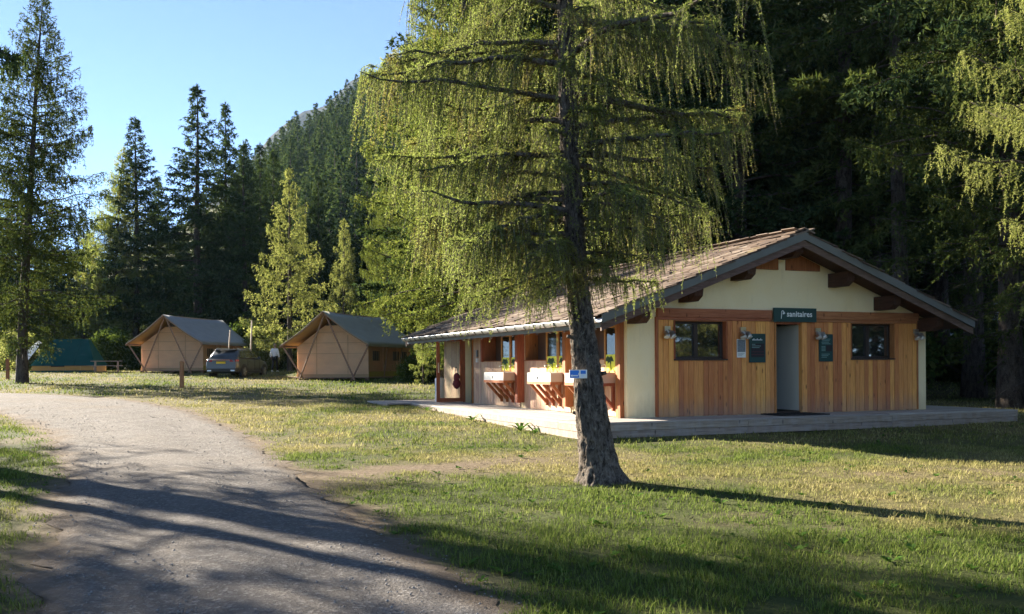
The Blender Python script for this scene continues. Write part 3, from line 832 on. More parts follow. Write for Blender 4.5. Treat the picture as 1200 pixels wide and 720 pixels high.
# ------------------------------------------------------------------ the big larch in front of the washhouse
def big_larch():
    rng = np.random.default_rng(21)
    bx, by = 1.12, 12.35
    o = thing('larch_tree', 'big weeping larch with rugged bark standing alone on the lawn before the washhouse', 'tree', (bx, by, gz(bx, by)))
    # trunk: a bark covered, slightly leaning stem with root flare
    zk = np.array([-0.3, 0.0, 0.12, 0.35, 0.8, 1.48, 2.6, 4.2, 6.4, 9.0, 12.0, 15.0])
    xk = np.array([0.06, 0.05, 0.04, 0.0, -0.06, -0.135, -0.265, -0.34, -0.40, -0.42, -0.40, -0.42])
    rk = np.array([0.40, 0.315, 0.262, 0.226, 0.198, 0.170, 0.132, 0.115, 0.094, 0.085, 0.05, 0.012])
    K, m = 260, 72
    zz = np.concatenate([np.linspace(-0.3, 6.6, 210), np.linspace(6.7, 15, 50)])
    xs = np.interp(zz, zk, xk); rs = np.interp(zz, zk, rk)
    ker = np.ones(9) / 9
    xs = np.convolve(np.pad(xs, 4, 'edge'), ker, 'valid'); rs = np.convolve(np.pad(rs, 4, 'edge'), ker, 'valid')
    V = np.zeros((K, m, 3))
    for i in range(K):
        for j in range(m):
            a = 2 * math.pi * j / m
            ca, sa = math.cos(a), math.sin(a)
            fl = 1 + 0.38 * math.exp(-max(zz[i], 0) / 0.14) * (0.5 + 0.5 * math.sin(3 * a + 0.7)) 
            q = Vector((ca * 3.2, sa * 3.2, zz[i] * 2.2))
            q = q + 0.6 * mnoise.noise_vector(q * 0.7) + 0.25 * mnoise.noise_vector(q * 2.3)
            # plated bark: ridged cells
            dist = mnoise.voronoi(Vector((q.x * 1.9, q.y * 1.9, q.z * 1.35)))[0]
            plate = min(0.45, dist[1] - dist[0])
            d = 0.042 * min(1, plate / 0.22) + 0.018 * mnoise.noise(q * 3.3) + 0.010 * mnoise.noise(q * 7) + 0.02 * mnoise.noise(Vector((ca * 1.2, sa * 1.2, zz[i] * 0.5)))
            rr = rs[i] * fl * 0.90 + d * min(1, rs[i] / 0.2)
            V[i, j] = (xs[i] + ca * rr, sa * rr, zz[i])
    idx = np.arange(K * m).reshape(K, m)
    F = np.stack([idx[:-1], np.roll(idx, -1, 1)[:-1], np.roll(idx, -1, 1)[1:], idx[1:]], -1).reshape(-1, 4)
    link('trunk', mesh_np('trunk', V.reshape(-1, 3), F, True), M['bark'], o)
    # limbs
    limbs = []
    def L_at(z):
        return float(np.interp(z, [2.5, 2.9, 3.4, 4.2, 5.5, 7.5, 10, 13, 15], [0.9, 1.35, 1.9, 2.45, 2.65, 2.8, 2.4, 1.3, 0.3]))
    zlist = list(np.linspace(2.7, 7.4, 52)) + list(np.linspace(7.6, 14.6, 34))
    for i, z in enumerate(zlist):
        az = i * 2.39996 + rng.normal() * 0.35
        L = L_at(z) * (0.75 + 0.4 * rng.random())
        e = rng.normal() * 0.10 + (0.10 if z < 5 else 0.18 + 0.04 * (z - 5))
        if 3.3 < z < 7 and math.cos(az + math.pi / 2) > 0.86: L *= 0.35
        if z < 3.5 and i % 2: continue
        limbs.append((z, az, L, e, 0.20 + 0.10 * rng.random(), 0.014 + 0.010 * L))
    # a few marked limbs: the long dark ones to the right, the reaching ones at upper left
    limbs += [(6.05, -0.25, 2.5, -0.12, 0.20, 0.055), (5.1, 0.15, 2.4, -0.10, 0.16, 0.055), (4.3, -0.4, 1.9, 0.0, 0.2, 0.045),
              (5.0, 3.25, 2.7, 0.16, 0.20, 0.034), (4.25, 3.0, 2.5, 0.12, 0.22, 0.034), (5.7, 3.0, 2.8, 0.12, 0.16, 0.034), (3.55, 3.5, 2.2, 0.1, 0.2, 0.04),
              (3.45, 2.7, 1.7, 0.05, 0.30, 0.03), (3.25, 3.5, 1.75, 0.08, 0.32, 0.03), (3.5, 3.9, 1.8, 0.05, 0.34, 0.03), (3.1, 4.2, 1.55, 0.1, 0.34, 0.03), (3.7, 3.2, 2.0, 0.05, 0.30, 0.035),
              (2.75, 3.7, 1.45, 0.08, 0.34, 0.025), (2.65, 3.2, 1.5, 0.10, 0.3, 0.025), (2.7, 4.3, 1.4, 0.10, 0.34, 0.025), (2.9, 2.9, 1.6, 0.08, 0.3, 0.025), (3.3, -0.7, 1.4, 0.05, 0.32, 0.03), (3.0, -0.2, 1.1, 0.1, 0.3, 0.025), (3.6, -1.0, 1.7, 0.05, 0.34, 0.03),
              (3.0, -2.3, 1.25, 0.10, 0.28, 0.03), (2.85, -1.2, 0.95, 0.08, 0.3, 0.025)]
    nl_all = []; tw_parts = []
    for (z, az, L, e, sag, r) in limbs:
        n = 12
        s = np.linspace(0, 1, n)
        dh = np.array([math.cos(az), math.sin(az), 0]); pp = np.array([-dh[1], dh[0], 0])
        x0 = float(np.interp(z, zk, xk))
        wob = np.cumsum(rng.normal(size=n)) * 0.042 * L
        wob2 = np.cumsum(rng.normal(size=n)) * 0.02 * L
        P = np.array([x0, 0, z]) + dh * (L * s * math.cos(e))[:, None] + pp * (wob * s)[:, None]
        P[:, 2] += L * (math.sin(e) * s - sag * s ** 2 + 0.10 * s ** 3) + wob2 * s
        rad = r * (1 - s) ** 0.7 + 0.004
        lv, lf = tubes(P[None], rad[None], 7)
        link('branch', mesh_np('branch', lv, lf, True), M['bark'], o)
        hi = z > 7.0
        dens = 0.55 + 0.85 * rng.random()
        # short spur twigs all along the upper side, hiding most of the limb
        kk = int(L * 70 * dens) if not hi else int(L * 12)
        su = 0.08 + 0.92 * rng.random(kk); iu = np.minimum((su * (n - 1)).astype(int), n - 2); fu = (su * (n - 1) - iu)[:, None]
        SP = P[iu] * (1 - fu) + P[iu + 1] * fu
        SD = unit(dh * 0.4 + pp * rng.normal(size=(kk, 1)) * 0.8 + np.array([0, 0, 1.0]) * (0.35 + 0.5 * rng.normal(size=(kk, 1))))
        nl_all.append(needles(rng, SP, SD, 0.06 + 0.16 * rng.random(kk), np.full(kk, 0.5), 0.008 if not hi else 0.03, 0.034 if not hi else 0.07, 0.009 if not hi else 0.018, 0.7))
        # secondary twigs
        nt = int(L * (14 if not hi else 7) * (1.1 if z < 3.8 else 1.0) * dens)
        st = 0.10 + 0.90 * rng.random(nt) ** 0.85
        idx = st * (n - 1); i0 = np.minimum(idx.astype(int), n - 2); fr = (idx - i0)[:, None]
        T0 = P[i0] * (1 - fr) + P[i0 + 1] * fr
        sd = np.where(rng.random(nt) < 0.5, -1.0, 1.0)[:, None]
        fw = (0.25 + 0.6 * rng.random(nt))[:, None]
        D = unit(dh * fw + pp * sd * (1 - 0.5 * fw) + np.array([0, 0, 1.0]) * (0.05 + 0.25 * rng.normal(size=(nt, 1))))
        tl = (0.18 + 0.30 * L * (1.1 - st) * (0.5 + 0.8 * rng.random(nt))) * 0.75
        td = 0.45 + 0.5 * rng.random(nt)
        u = np.linspace(0, 1, 5)
        TP = T0[:, None] + D[:, None] * (tl[:, None] * u[None])[..., None]
        TP[..., 2] -= (td * tl)[:, None] * u[None] ** 2
        tw_parts.append(tubes(TP, (0.0075 * (1 - 0.75 * u))[None] * np.ones((nt, 1)), 3))
        sp = 0.0085 if not hi else 0.03
        nlg, nw = (0.038, 0.0095) if not hi else (0.07, 0.018)
        nl_all.append(needles(rng, T0, D, tl, td, sp * 1.5, nlg, nw, 0.72))
        # hanging strings
        nh = 4 if not hi else 2
        k = np.repeat(np.arange(nt), nh)
        uu = rng.random(len(k))
        HP = T0[k] + D[k] * (tl[k] * uu)[:, None]; HP[:, 2] -= td[k] * tl[k] * uu * uu
        lh = (0.10 + 0.85 * rng.random(len(k)) ** 1.7) * np.interp(z, [2.5, 3.2, 4.2, 6], [0.55, 0.72, 0.9, 1.0])
        lh *= 0.55 + 0.45 * np.clip(L / 2.2, 0, 1)
        Dh = unit(np.stack([rng.normal(size=len(k)) * 0.10 + D[k][:, 0] * 0.25, rng.normal(size=len(k)) * 0.10 + D[k][:, 1] * 0.25, -np.ones(len(k))], -1))
        nl_all.append(needles(rng, HP, Dh, lh, np.full(len(k), 0.12), sp, nlg, nw, 0.68))
        if not hi:
            hv = HP[:, None] + Dh[:, None] * (lh[:, None] * np.array([0, 0.5, 1.0])[None])[..., None]
            hv[..., 2] -= (0.12 * lh)[:, None] * np.array([0, 0.25, 1.0])[None]
            tw_parts.append(tubes(hv, np.array([[0.0035, 0.003, 0.0015]]) * np.ones((len(k), 1)), 3))
    tv, tf = join(tw_parts)
    link('twigs', mesh_np('twigs', tv, tf), M['bark'], o)
    link('crown', tri_mesh('crown', np.concatenate(nl_all)), M['larch'], o)
    # small branch stubs low on the stem
    for z, a in ((1.42, -0.1), (1.9, 3.4), (2.1, -1.2), (0.9, 2.8)):
        rr = float(np.interp(z, zk, rk)); x0 = float(np.interp(z, zk, xk))
        MB().tube([(x0 + math.cos(a) * rr * 0.8, math.sin(a) * rr * 0.8, z), (x0 + math.cos(a) * (rr + 0.07), math.sin(a) * (rr + 0.07), z + 0.02)], [0.035, 0.022], 7).build('branch_stub', M['bark'], o)
    return o
LARCH = big_larch()
print('LARCH tris', len(LARCH.children[-5].data.polygons) if LARCH.children else 0)

# ------------------------------------------------------------------ trees in view on the left and centre
tree('larch_tree', 'larch_open', -24.4, 47.0, 19.6, 2.9 + 3.3, 'tall leaning larch at the left edge with a bare lower trunk, by the gravel road', spread=0.95)
tree('spruce_tree', 'tall_dark', -10.75, 16.6, 19.0, 0.6, 'dark spruce whose branch tips reach in at the very left edge', spread=0.62)
def at_x(px, y):
    return (px - 600) / 1106 * y
LT = [ # (photo column of the stem, depth, height, kind, label, spread, material)
    (131, 86, 20.5, 'larch_open', 'pale green thin larch left of the dark pointed spruce behind the first tent', 0.8, 'larch'),
    (160, 87, 23.3, 'spruce_a', 'dark pointed spruce behind the left end of the first safari tent', 1.1, None),
    (187, 93, 18.8, 'spruce_c', 'lower spruce between the two tallest spruces behind the first tent', 1.0, None),
    (233, 86, 26.0, 'spruce_b', 'tallest spruce with drooping tiers above the first safari tent', 1.25, None),
    (266, 90, 25.4, 'spruce_a', 'slim tall spruce just right of the tallest one behind the first tent', 0.85, None),
    (287, 86, 20.8, 'spruce_c', 'broad spruce with lit bough ends between the two tents', 1.05, None),
    (306, 95, 22.8, 'spruce_b', 'narrow dark spruce topping out just below the mountain ridge', 0.95, None),
    (322, 98, 22.8, 'spruce_a', 'dark spruce directly behind the bright yellow green larch', 0.95, None),
    (340, 60, 12.9, 'larch_bright', 'bright yellow green larch standing between the two safari tents', 1.0, None),
    (404, 66, 10.6, 'larch_bright', 'yellowish young larch behind the roof of the second tent', 0.9, 'larch_light'),
    (374, 92, 19.0, 'spruce_c', 'mid green spruce behind the second tent, right of the bright larch', 0.9, None),
    (432, 88, 18.0, 'spruce_a', 'dark spruce right of the yellowish young larch', 1.0, None),
    (455, 62, 13.6, 'larch_wide', 'pale larch low behind the washhouse end, left of the broad larch', 0.55, 'larch_mid'),
    (546, 36, 18.5, 'larch_wide', 'broad larch with a dark stem rising behind the far end of the washhouse roof', 0.95, 'larch_mid'),
    (98, 90, 15.6, 'spruce_c', 'mid height spruce between the leaning larch and the pale green larch', 1.1, None),
    (62, 92, 16.2, 'spruce_a', 'spruce just right of the leaning larch stem, behind the teal tent', 1.2, None),
    (22, 88, 18.0, 'spruce_c', 'dark spruce left of the leaning larch, behind the white awning', 1.2, None),
    (-12, 84, 19.2, 'spruce_b', 'dark spruce cut by the left edge of the photo beyond the field', 1.2, None),
    (240, 106, 20.0, 'spruce_c', 'dark spruce filling in behind the stem of the tallest spruce', 1.2, None),
    (212, 94, 15.0, 'spruce_a', 'lower spruce left of the tallest one, filling the gap beside it', 1.2, None),
    (496, 43, 4.6, 'larch_bright', 'small young larch at the right end of the second tent', 0.7, 'larch'),
]
for i, (px, y, H, key, lab, sp, mat) in enumerate(LT):
    tree('larch_tree' if 'larch' in key else 'spruce_tree', key, at_x(px, y), y, H, i * 1.7 + 0.4, lab, spread=sp, mat=mat)

# spruces standing further back on the left, one row behind the others
for i, px in enumerate(range(-160, 560, 26)):
    y = 112 + 16 * RNG.random(); H = 11.5 + 6.5 * RNG.random()
    if 200 <= px <= 224: H = 11
    tree('spruce_tree', ('spruce_a', 'spruce_c')[i % 2], at_x(px + 12 * RNG.random(), y), y, H, RNG.random() * 6, 'small dark spruce in the back row beyond the tents',
         'spruces in the back row beyond the tents', spread=1.25)

# stand of trees left of the road, outside the frame, that shades the foreground
SH = [(-14.6, 18.4, 17, 'larch_thin'), (-19.8, 23.3, 20, 'larch_thin'), (-17.5, 12.0, 16, 'larch_thin'), (-23.5, 21.5, 20, 'larch_thin'), (-12.4, 10.6, 15, 'larch_thin'),
      (-28, 25.5, 21, 'larch_thin'), (-25, 14, 18, 'larch_thin'), (-12.0, 4.0, 15, 'larch_thin'), (-31, 20, 20, 'larch_thin'), (-19, 6, 17, 'larch_thin'), (-23.2, 26.4, 19, 'larch_thin'), (-19.5, 17.2, 18, 'larch_open')]
for i, (x, y, H, key) in enumerate(SH):
    tree('larch_tree' if 'larch' in key else 'spruce_tree', key, x, y, H, i * 2.1, 'conifer of the stand left of the gravel road', 'conifers left of the gravel road', spread=0.9)

# stand of trees across the lawn, right of the camera, mirrored in the gable windows
for i, (x, y, H, key) in enumerate([(14.5, 8.3, 7.5, 'spruce_c'), (16.4, 10.4, 8, 'larch_wide'), (18.4, 12.2, 8, 'spruce_c'), (20, 14.2, 8.5, 'spruce_a'), (21.6, 16.2, 8, 'spruce_c'), (23.2, 18.4, 9, 'spruce_a'),
                                   (17.6, 7.4, 9, 'spruce_a'), (20, 9.6, 9, 'spruce_c'), (22.4, 11.8, 9.5, 'larch_wide'), (24.8, 14.2, 10, 'spruce_c'), (27, 17, 10, 'spruce_a')]):
    tree('larch_tree' if 'larch' in key else 'spruce_tree', key, x, y, H, i * 1.3, 'young conifer of the stand right of the lawn', 'conifers right of the lawn', spread=1.6)

# dark forest behind and right of the washhouse
pts = []
tries = 0
while len(pts) < 52 and tries < 6000:
    tries += 1
    y = 25 + 45 * RNG.random(); x = -2 + 42 * RNG.random()
    w, t = to_b(x, y)
    if -4.0 < w < 11.6 and t < 15.6: continue
    if w <= -4: continue
    if t < 0.5 + max(0, 12 - w) * 0.5: continue
    if x / y > 0.72: continue
    if any((x - a) ** 2 + (y - b) ** 2 < 2.6 ** 2 for a, b in pts): continue
    if (x + 1.7) ** 2 + (y - 36) ** 2 < 16: continue
    if y < 33 and abs(x - 0.41 * y) < 2.4: continue
    pts.append((x, y))
tree('larch_tree', 'tall_dark', 0.402 * 31 + 0.35, 31.0, 24, 1.0, 'tall bare stemmed larch whose pale trunk shows above the right roof slope', spread=1.0, mat='larch_dull', tilt=(0, -0.045))
for (x, y, H) in ((1.5, 42, 27), (4.8, 46, 28), (-1.2, 48, 26), (3.4, 39.5, 25), (7.5, 42, 26)):
    pts.append((x, y))
for i, (x, y) in enumerate(sorted(pts, key=lambda p: p[1])):
    key = ('tall_dark', 'tall_dark', 'spruce_b', 'tall_dark', 'spruce_a')[i % 5]
    tree('spruce_tree', key, float(x), float(y), 21 + 7 * RNG.random(), RNG.random() * 6.28, 'tall dark conifer of the dense forest behind the washhouse',
         'dark conifers of the forest behind the washhouse', spread=1.1, mat=('larch_dull' if i % 7 == 3 else None))
tree('larch_tree', 'larch_edge', 11.0, 17.2, 12.0, 2.2, 'sunlit yellow green larch reaching in at the right edge of the photo')
tree('larch_tree', 'larch_wide', 14.2, 25.5, 18.5, 0.4, 'shaded green larch with hanging twigs at the upper right corner', spread=0.95, mat='larch_dull')

# hillside forest: single spruces one can tell apart on the slope
cm = TREE_LIB['spruce_small']
hv, hf = [], []
tmv = np.empty(len(cm[0].vertices) * 3, np.float32); cm[0].vertices.foreach_get('co', tmv)
hill_me = bpy.data.meshes.new('spruce_tree')
_bm = bmesh.new(); _bm.from_mesh(cm[0]); _n = len(_bm.faces); _bm.from_mesh(cm[1])
for f in list(_bm.faces)[_n:]: f.material_index = 1
_bm.to_mesh(hill_me); _bm.free()
hill_me.materials.append(M['bark_far']); hill_me.materials.append(M['spruce'])
cand = []
while len(cand) < 290:
    y = 100 + 236 * RNG.random() ** 0.75
    px = 285 + 215 * RNG.random()
    x = at_x(px, y); z = hill_z(np.array(x), np.array(y))
    if z < 1: continue
    d = 2.6 + y * 0.004
    if any((x - a) ** 2 + (y - b) ** 2 < d * d for a, b in cand): continue
    cand.append((x, y))
for (x, y) in cand:
    z = float(hill_z(np.array(x), np.array(y)))
    o = link('spruce_tree', hill_me, None, None, (float(x), float(y), z - 0.6), RNG.random() * 6.28)
    s = (11 + 8 * RNG.random()) / 12; o.scale = (s * 1.15, s * 1.15, s)
    tag(o, 'spruce on the wooded hillside below the mountain', 'tree', 'spruces on the wooded hillside')

# shrubs: leafy bushes with a few stems
def bush_mesh(seed, r, h, n, ls):
    rng = np.random.default_rng(seed)
    nc = 26
    c = rng.normal(size=(nc, 3)); c = unit(c) * (0.35 + 0.65 * rng.random((nc, 1)) ** 0.5) * np.array([r, r, h * 0.5]) + np.array([0, 0, h * 0.5])
    c[:, 2] = np.maximum(c[:, 2], 0.12)
    k = rng.integers(0, nc, n)
    P = c[k] + rng.normal(size=(n, 3)) * r * 0.17
    P[:, 2] = np.abs(P[:, 2])
    ax = unit(rng.normal(size=(n, 3)) + np.array([0, 0, 0.2])); sd = unit(np.cross(ax, rng.normal(size=(n, 3))))
    l = ls * (0.6 + 0.8 * rng.random((n, 1)))
    V = np.stack([P - ax * l * 0.5, P + sd * l * 0.3, P + ax * l * 0.5, P - sd * l * 0.3], 1).reshape(-1, 3)
    F = np.arange(4 * n).reshape(-1, 4)
    st = []
    for i in range(nc):
        s = np.linspace(0, 1, 5)[:, None]
        st.append(np.array([[0.1 * rng.normal(), 0.1 * rng.normal(), -0.05]]) * (1 - s) + c[i] * s + np.array([[0, 0, 0.25]]) * s * (1 - s))
    wv, wf = tubes(np.array(st), np.full((nc, 5), 0.012 * r) * np.linspace(1.3, 0.4, 5)[None], 4)
    a = mesh_np('leaves', V, F); a.materials.append(M['shrub'])
    b = mesh_np('stems', wv, wf); b.materials.append(M['bark_far'])
    return a, b
BU1, BU2 = bush_mesh(31, 1.0, 2.0, 9000, 0.11), bush_mesh(32, 1.3, 1.5, 9000, 0.12)
def bush(x, y, s, which, label, group=None, mat=None, z=None):
    a, b = (BU1, BU2)[which]
    o = thing('shrub', label, 'shrub', (x, y, gz(x, y) - 0.03 if z is None else z), RNG.random() * 6.28, group)
    o.scale = (s, s, s)
    c = link('leaves', a, None, o); link('stems', b, None, o)
    if mat:
        c.material_slots[0].link = 'OBJECT'; c.material_slots[0].material = M[mat]
    return o
bush(at_x(313, 62), 62, 1.5, 0, 'bright leafy shrub behind the person between the tents', mat='larch_light')
bush(at_x(298, 66), 66, 1.7, 0, 'tall green shrub behind the pale pole near the car')
bush(at_x(326, 64), 64, 1.3, 1, 'low shrub right behind the walking person')
bush(at_x(352, 70), 70, 1.2, 0, 'shrub half hidden behind the second tent')
bush(at_x(125, 68), 68, 1.4, 0, 'leafy shrub at the right end of the dark green tent')
bush(at_x(140, 72), 72, 1.6, 0, 'dark shrub between the green tent and the first safari tent')
bush(at_x(22, 70), 70, 1.5, 0, 'sunlit shrub behind the left end of the dark green tent', mat='larch_light')
bush(at_x(489, 45), 45, 0.7, 1, 'dark low shrub at the right foot of the second tent')
bush(at_x(506, 46), 46, 0.9, 1, 'low shrub beside the far end of the washhouse')
for i in range(16):
    x = at_x(-140 + i * 45 + 12 * RNG.random(), 80); bush(x, 80 + 6 * RNG.random(), 1.1 + 0.8 * RNG.random(), i % 2, 'shrub of the undergrowth along the far edge of the camp', 'undergrowth shrubs along the far edge of the camp')
for i in range(26):
    while True:
        x = 3 + 24 * RNG.random(); y = 27 + 20 * RNG.random(); w, t = to_b(x, y)
        if w > 11.0 or t > 14.5: break
    bush(float(x), float(y), 0.9 + 1.0 * RNG.random(), i % 2, 'shaded shrub of the undergrowth in the dark forest', 'undergrowth shrubs in the dark forest')

# ------------------------------------------------------------------ WASHHOUSE (local frame: x along gable, y along the long side, z up)
DZ = 0.51                    # deck level
HB = thing('washhouse', 'single storey cream and honey timber washhouse with a shallow wooden shingle roof', 'building', BO, BA)
W, T = 8.13, 12.1
RIDGE_W, RIDGE_Z, SLOPE = 3.885, 4.43, 0.3755
EAVE_L, EAVE_R = -1.01, 8.78
T0, T1 = -0.80, 12.93
def rz(w): return RIDGE_Z - SLOPE * abs(w - RIDGE_W)
HEAD0, HEAD1 = 2.56, 2.80
def P_(name, mat, parent=HB, **k):
    """one box part"""
    return MB().box(*k['b']).build(name, mat, parent)

# stucco gable wall: ring of blocks round the openings, then the triangle above the header
gw = MB()
gw.box(0, 0.70, 0.0, 0.24, 0.2, 2.45)
gw.box(7.83, W, 0.0, 0.24, 0.2, 2.45)
top = [(0, 2.45), (0.70, 2.45), (0.70, 2.80), (7.83, 2.80), (7.83, 2.45), (W, 2.45), (W, rz(W) - 0.16), (RIDGE_W, RIDGE_Z - 0.16), (0, rz(0) - 0.16)]
gw.prism(top, 'y', 0.001, 0.24)
gw.box(0.70, 3.71, 0.06, 0.24, 0.2, 1.72); gw.box(4.53, 7.83, 0.06, 0.24, 0.2, 1.72)
gw.box(0.70, 1.12, 0.06, 0.24, 1.72, 2.80); gw.box(2.43, 3.71, 0.06, 0.24, 1.72, 2.80); gw.box(4.53, 5.84, 0.06, 0.24, 1.72, 2.80); gw.box(7.12, 7.83, 0.06, 0.24, 1.72, 2.80)
gw.box(1.12, 2.43, 0.06, 0.24, 2.555, 2.80); gw.box(5.84, 7.12, 0.06, 0.24, 2.555, 2.80); gw.box(3.71, 4.53, 0.06, 0.24, 2.535, 2.80)
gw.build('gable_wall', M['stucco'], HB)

# vertical larch planks on the gable
def plank_run(w0, w1, z0, z1, wid, y0=-0.03, y1=0.03):
    n = max(1, round((w1 - w0) / wid)); st = (w1 - w0) / n
    for i in range(n):
        a = w0 + i * st + 0.004; b = w0 + (i + 1) * st - 0.004
        yy = y0 + random.uniform(-0.006, 0.006); dz = random.uniform(-0.012, 0.0)
        o = MB().box(a - (a + b) / 2, b - (a + b) / 2, 0, y1 - yy, 0, z1 - z0 - dz).build('plank', M['honey'], HB)
        o.location = ((a + b) / 2, yy, z0 + dz)
Z0 = DZ + 0.015
plank_run(0.72, 1.10, Z0, HEAD0 - 0.004, 0.125)
plank_run(1.10, 2.46, Z0, 1.70, 0.125)
plank_run(2.46, 3.69, Z0, HEAD0 - 0.004, 0.125)
plank_run(4.55, 5.83, Z0, HEAD0 - 0.004, 0.125)
plank_run(5.83, 7.13, Z0, 1.70, 0.125)
plank_run(7.13, 7.81, Z0, HEAD0 - 0.004, 0.125)
P_('header_beam', M['beam_h'], b=(0.69, 3.60, -0.085, 0.05, HEAD0 + 0.06, HEAD1))
P_('header_beam', M['beam_h'], b=(4.79, 7.84, -0.085, 0.05, HEAD0 + 0.06, HEAD1))
P_('header_board', M['beam_h'], b=(0.72, 3.60, -0.055, 0.05, HEAD0, HEAD0 + 0.057))
P_('header_board', M['beam_h'], b=(4.79, 7.81, -0.055, 0.05, HEAD0, HEAD0 + 0.057))
P_('edge_trim', M['beam_orange'], b=(0.66, 0.717, -0.06, 0.04, Z0, HEAD0 + 0.057))
P_('edge_trim', M['beam_orange'], b=(7.812, 7.85, -0.05, 0.04, Z0, HEAD0 + 0.057))

def gable_window(w0, w1, z0, z1):
    fr = MB()
    d0, d1 = 0.09, 0.15
    s = 0.05
    fr.box(w0, w1, d0, d1, z0, z0 + s); fr.box(w0, w1, d0, d1, z1 - s, z1)
    fr.box(w0, w0 + s, d0, d1, z0 + s, z1 - s); fr.box(w1 - s, w1, d0, d1, z0 + s, z1 - s)
    mid = w0 + (w1 - w0) * 0.46
    fr.box(mid - 0.045, mid + 0.045, d0 - 0.012, d1, z0 + s, z1 - s)
    wo = fr.build('window', M['darkframe'], HB)
    for a, b, yy in ((w0 + s, mid - 0.045, 0.125), (mid + 0.045, w1 - s, 0.112)):
        MB().box(a, b, yy, yy + 0.008, z0 + s, z1 - s).build('pane', M['glass'], wo)
    # stained reveal boards, proud of the planks
    t = 0.03
    MB().box(w0 - t, w0 - 0.001, -0.045, 0.155, z0 - 0.002, z1 + 0.012).build('reveal_board', M['stain'], wo)
    MB().box(w1 + 0.001, w1 + t, -0.045, 0.155, z0 - 0.002, z1 + 0.012).build('reveal_board', M['beam_orange'], wo)
    MB().box(w0 - t, w1 + t, -0.05, 0.155, z1 + 0.001, z1 + t - 0.012).build('reveal_board', M['beam_orange'], wo)
    MB().box(w0 - t, w1 + t, -0.06, 0.155, z0 - t, z0 - 0.003).build('sill', M['darkframe'], wo)
    # plain inner panel seen through the gap: room side
gable_window(1.135, 2.415, 1.735, 2.535)
gable_window(5.855, 7.105, 1.735, 2.535)

# front door: jambs, leaf swung into the room, threshold
P_('door_jamb', M['beam_orange'], b=(3.69, 3.735, -0.045, 0.24, DZ + 0.01, 2.53))
P_('door_jamb', M['honey'], b=(4.40, 4.535, -0.085, 0.03, DZ - 0.01, 2.545))
P_('door_head', M['beam_orange'], b=(3.735, 4.40, -0.04, 0.24, 2.50, 2.545))
P_('threshold', M['darkframe'], b=(3.735, 4.40, 0.0, 0.26, DZ + 0.001, DZ + 0.05))
dl = MB().box(4.405, 4.45, 0.032, 0.83, DZ + 0.06, 2.49).build('door_leaf', M['doorleaf'], HB)
MB().tube([(4.40, 0.74, 1.52), (4.345, 0.74, 1.52), (4.345, 0.63, 1.52)], 0.011, 6).build('door_handle', M['chrome'], dl)
P_('inner_wall', M['interior'], b=(3.2, 5.4, 1.95, 2.05, DZ, 2.6))
P_('inner_wall', M['interior'], b=(3.2, 3.26, 0.27, 1.95, DZ, 2.6))
P_('inner_floor', M['hook'], b=(0.26, W - 0.26, 0.27, T - 0.26, DZ - 0.1, DZ - 0.002))
P_('ceiling', M['interior'], b=(0.26, W - 0.26, 0.27, T - 0.26, 2.62, 2.66))

# dark board pair and stucco stub under the ridge
zc = 3.70
for a, b in ((2.95, 3.80), (4.02, 4.95)):
    lo = zc
    poly = [(a, lo), (b, lo), (b, min(rz(b) - 0.2, lo + 0.5)), (a, min(rz(a) - 0.2, lo + 0.5))]
    if a < RIDGE_W < b: poly.insert(3, (RIDGE_W, RIDGE_Z - 0.2))
    MB().prism(poly, 'y', -0.05, -0.003).build('apex_board', M['stain'], HB)
# purlins with chamfered ends
for w in (0.10, 1.34, 2.66, 5.31, 6.64, 7.92):
    zt = rz(w + (0.1 if w > RIDGE_W else -0.1)) - 0.20
    h = 0.31
    MB().prism([(0.0, zt), (0.0, zt - h), (-0.46, zt - h), (-0.62, zt - h + 0.10), (-0.66, zt)], 'x', w - 0.10, w + 0.10).build('purlin', M['purlin'], HB)
MB().prism([(0.0, RIDGE_Z - 0.27), (0.0, RIDGE_Z - 0.5), (-0.5, RIDGE_Z - 0.5), (-0.66, RIDGE_Z - 0.4), (-0.66, RIDGE_Z - 0.27)], 'x', RIDGE_W - 0.1, RIDGE_W + 0.1).build('purlin', M['purlin'], HB)

# roof slab and boards
rf = MB()
def roofslab(mb, w0, w1, y0, y1, zt, th):
    mb.prism([(w0, rz(w0) + zt), (w1, rz(w1) + zt), (w1, rz(w1) + zt - th), (w0, rz(w0) + zt - th)], 'y', y0, y1)
roofslab(rf, EAVE_L + 0.02, RIDGE_W, T0 + 0.07, T1, -0.045, 0.12)
roofslab(rf, RIDGE_W, EAVE_R - 0.02, T0 + 0.07, T1, -0.045, 0.12)
ROOF = rf.build('roof', M['purlin'], HB)
for yb in (T0, T1 + 0.045):
    for a, b in ((EAVE_L, RIDGE_W), (RIDGE_W, EAVE_R)):
        m_ = MB(); m_.prism([(a, rz(a) + 0.01), (b, rz(b) + 0.01), (b, rz(b) - 0.16), (a, rz(a) - 0.16)], 'y', yb - 0.045, yb); m_.build('verge_board', M['barge_top'], ROOF)
        m_ = MB(); m_.prism([(a, rz(a) - 0.145), (b, rz(b) - 0.145), (b, rz(b) - 0.31), (a, rz(a) - 0.31)], 'y', yb + 0.004, yb + 0.05); m_.build('barge_board', M['barge_low'], ROOF)
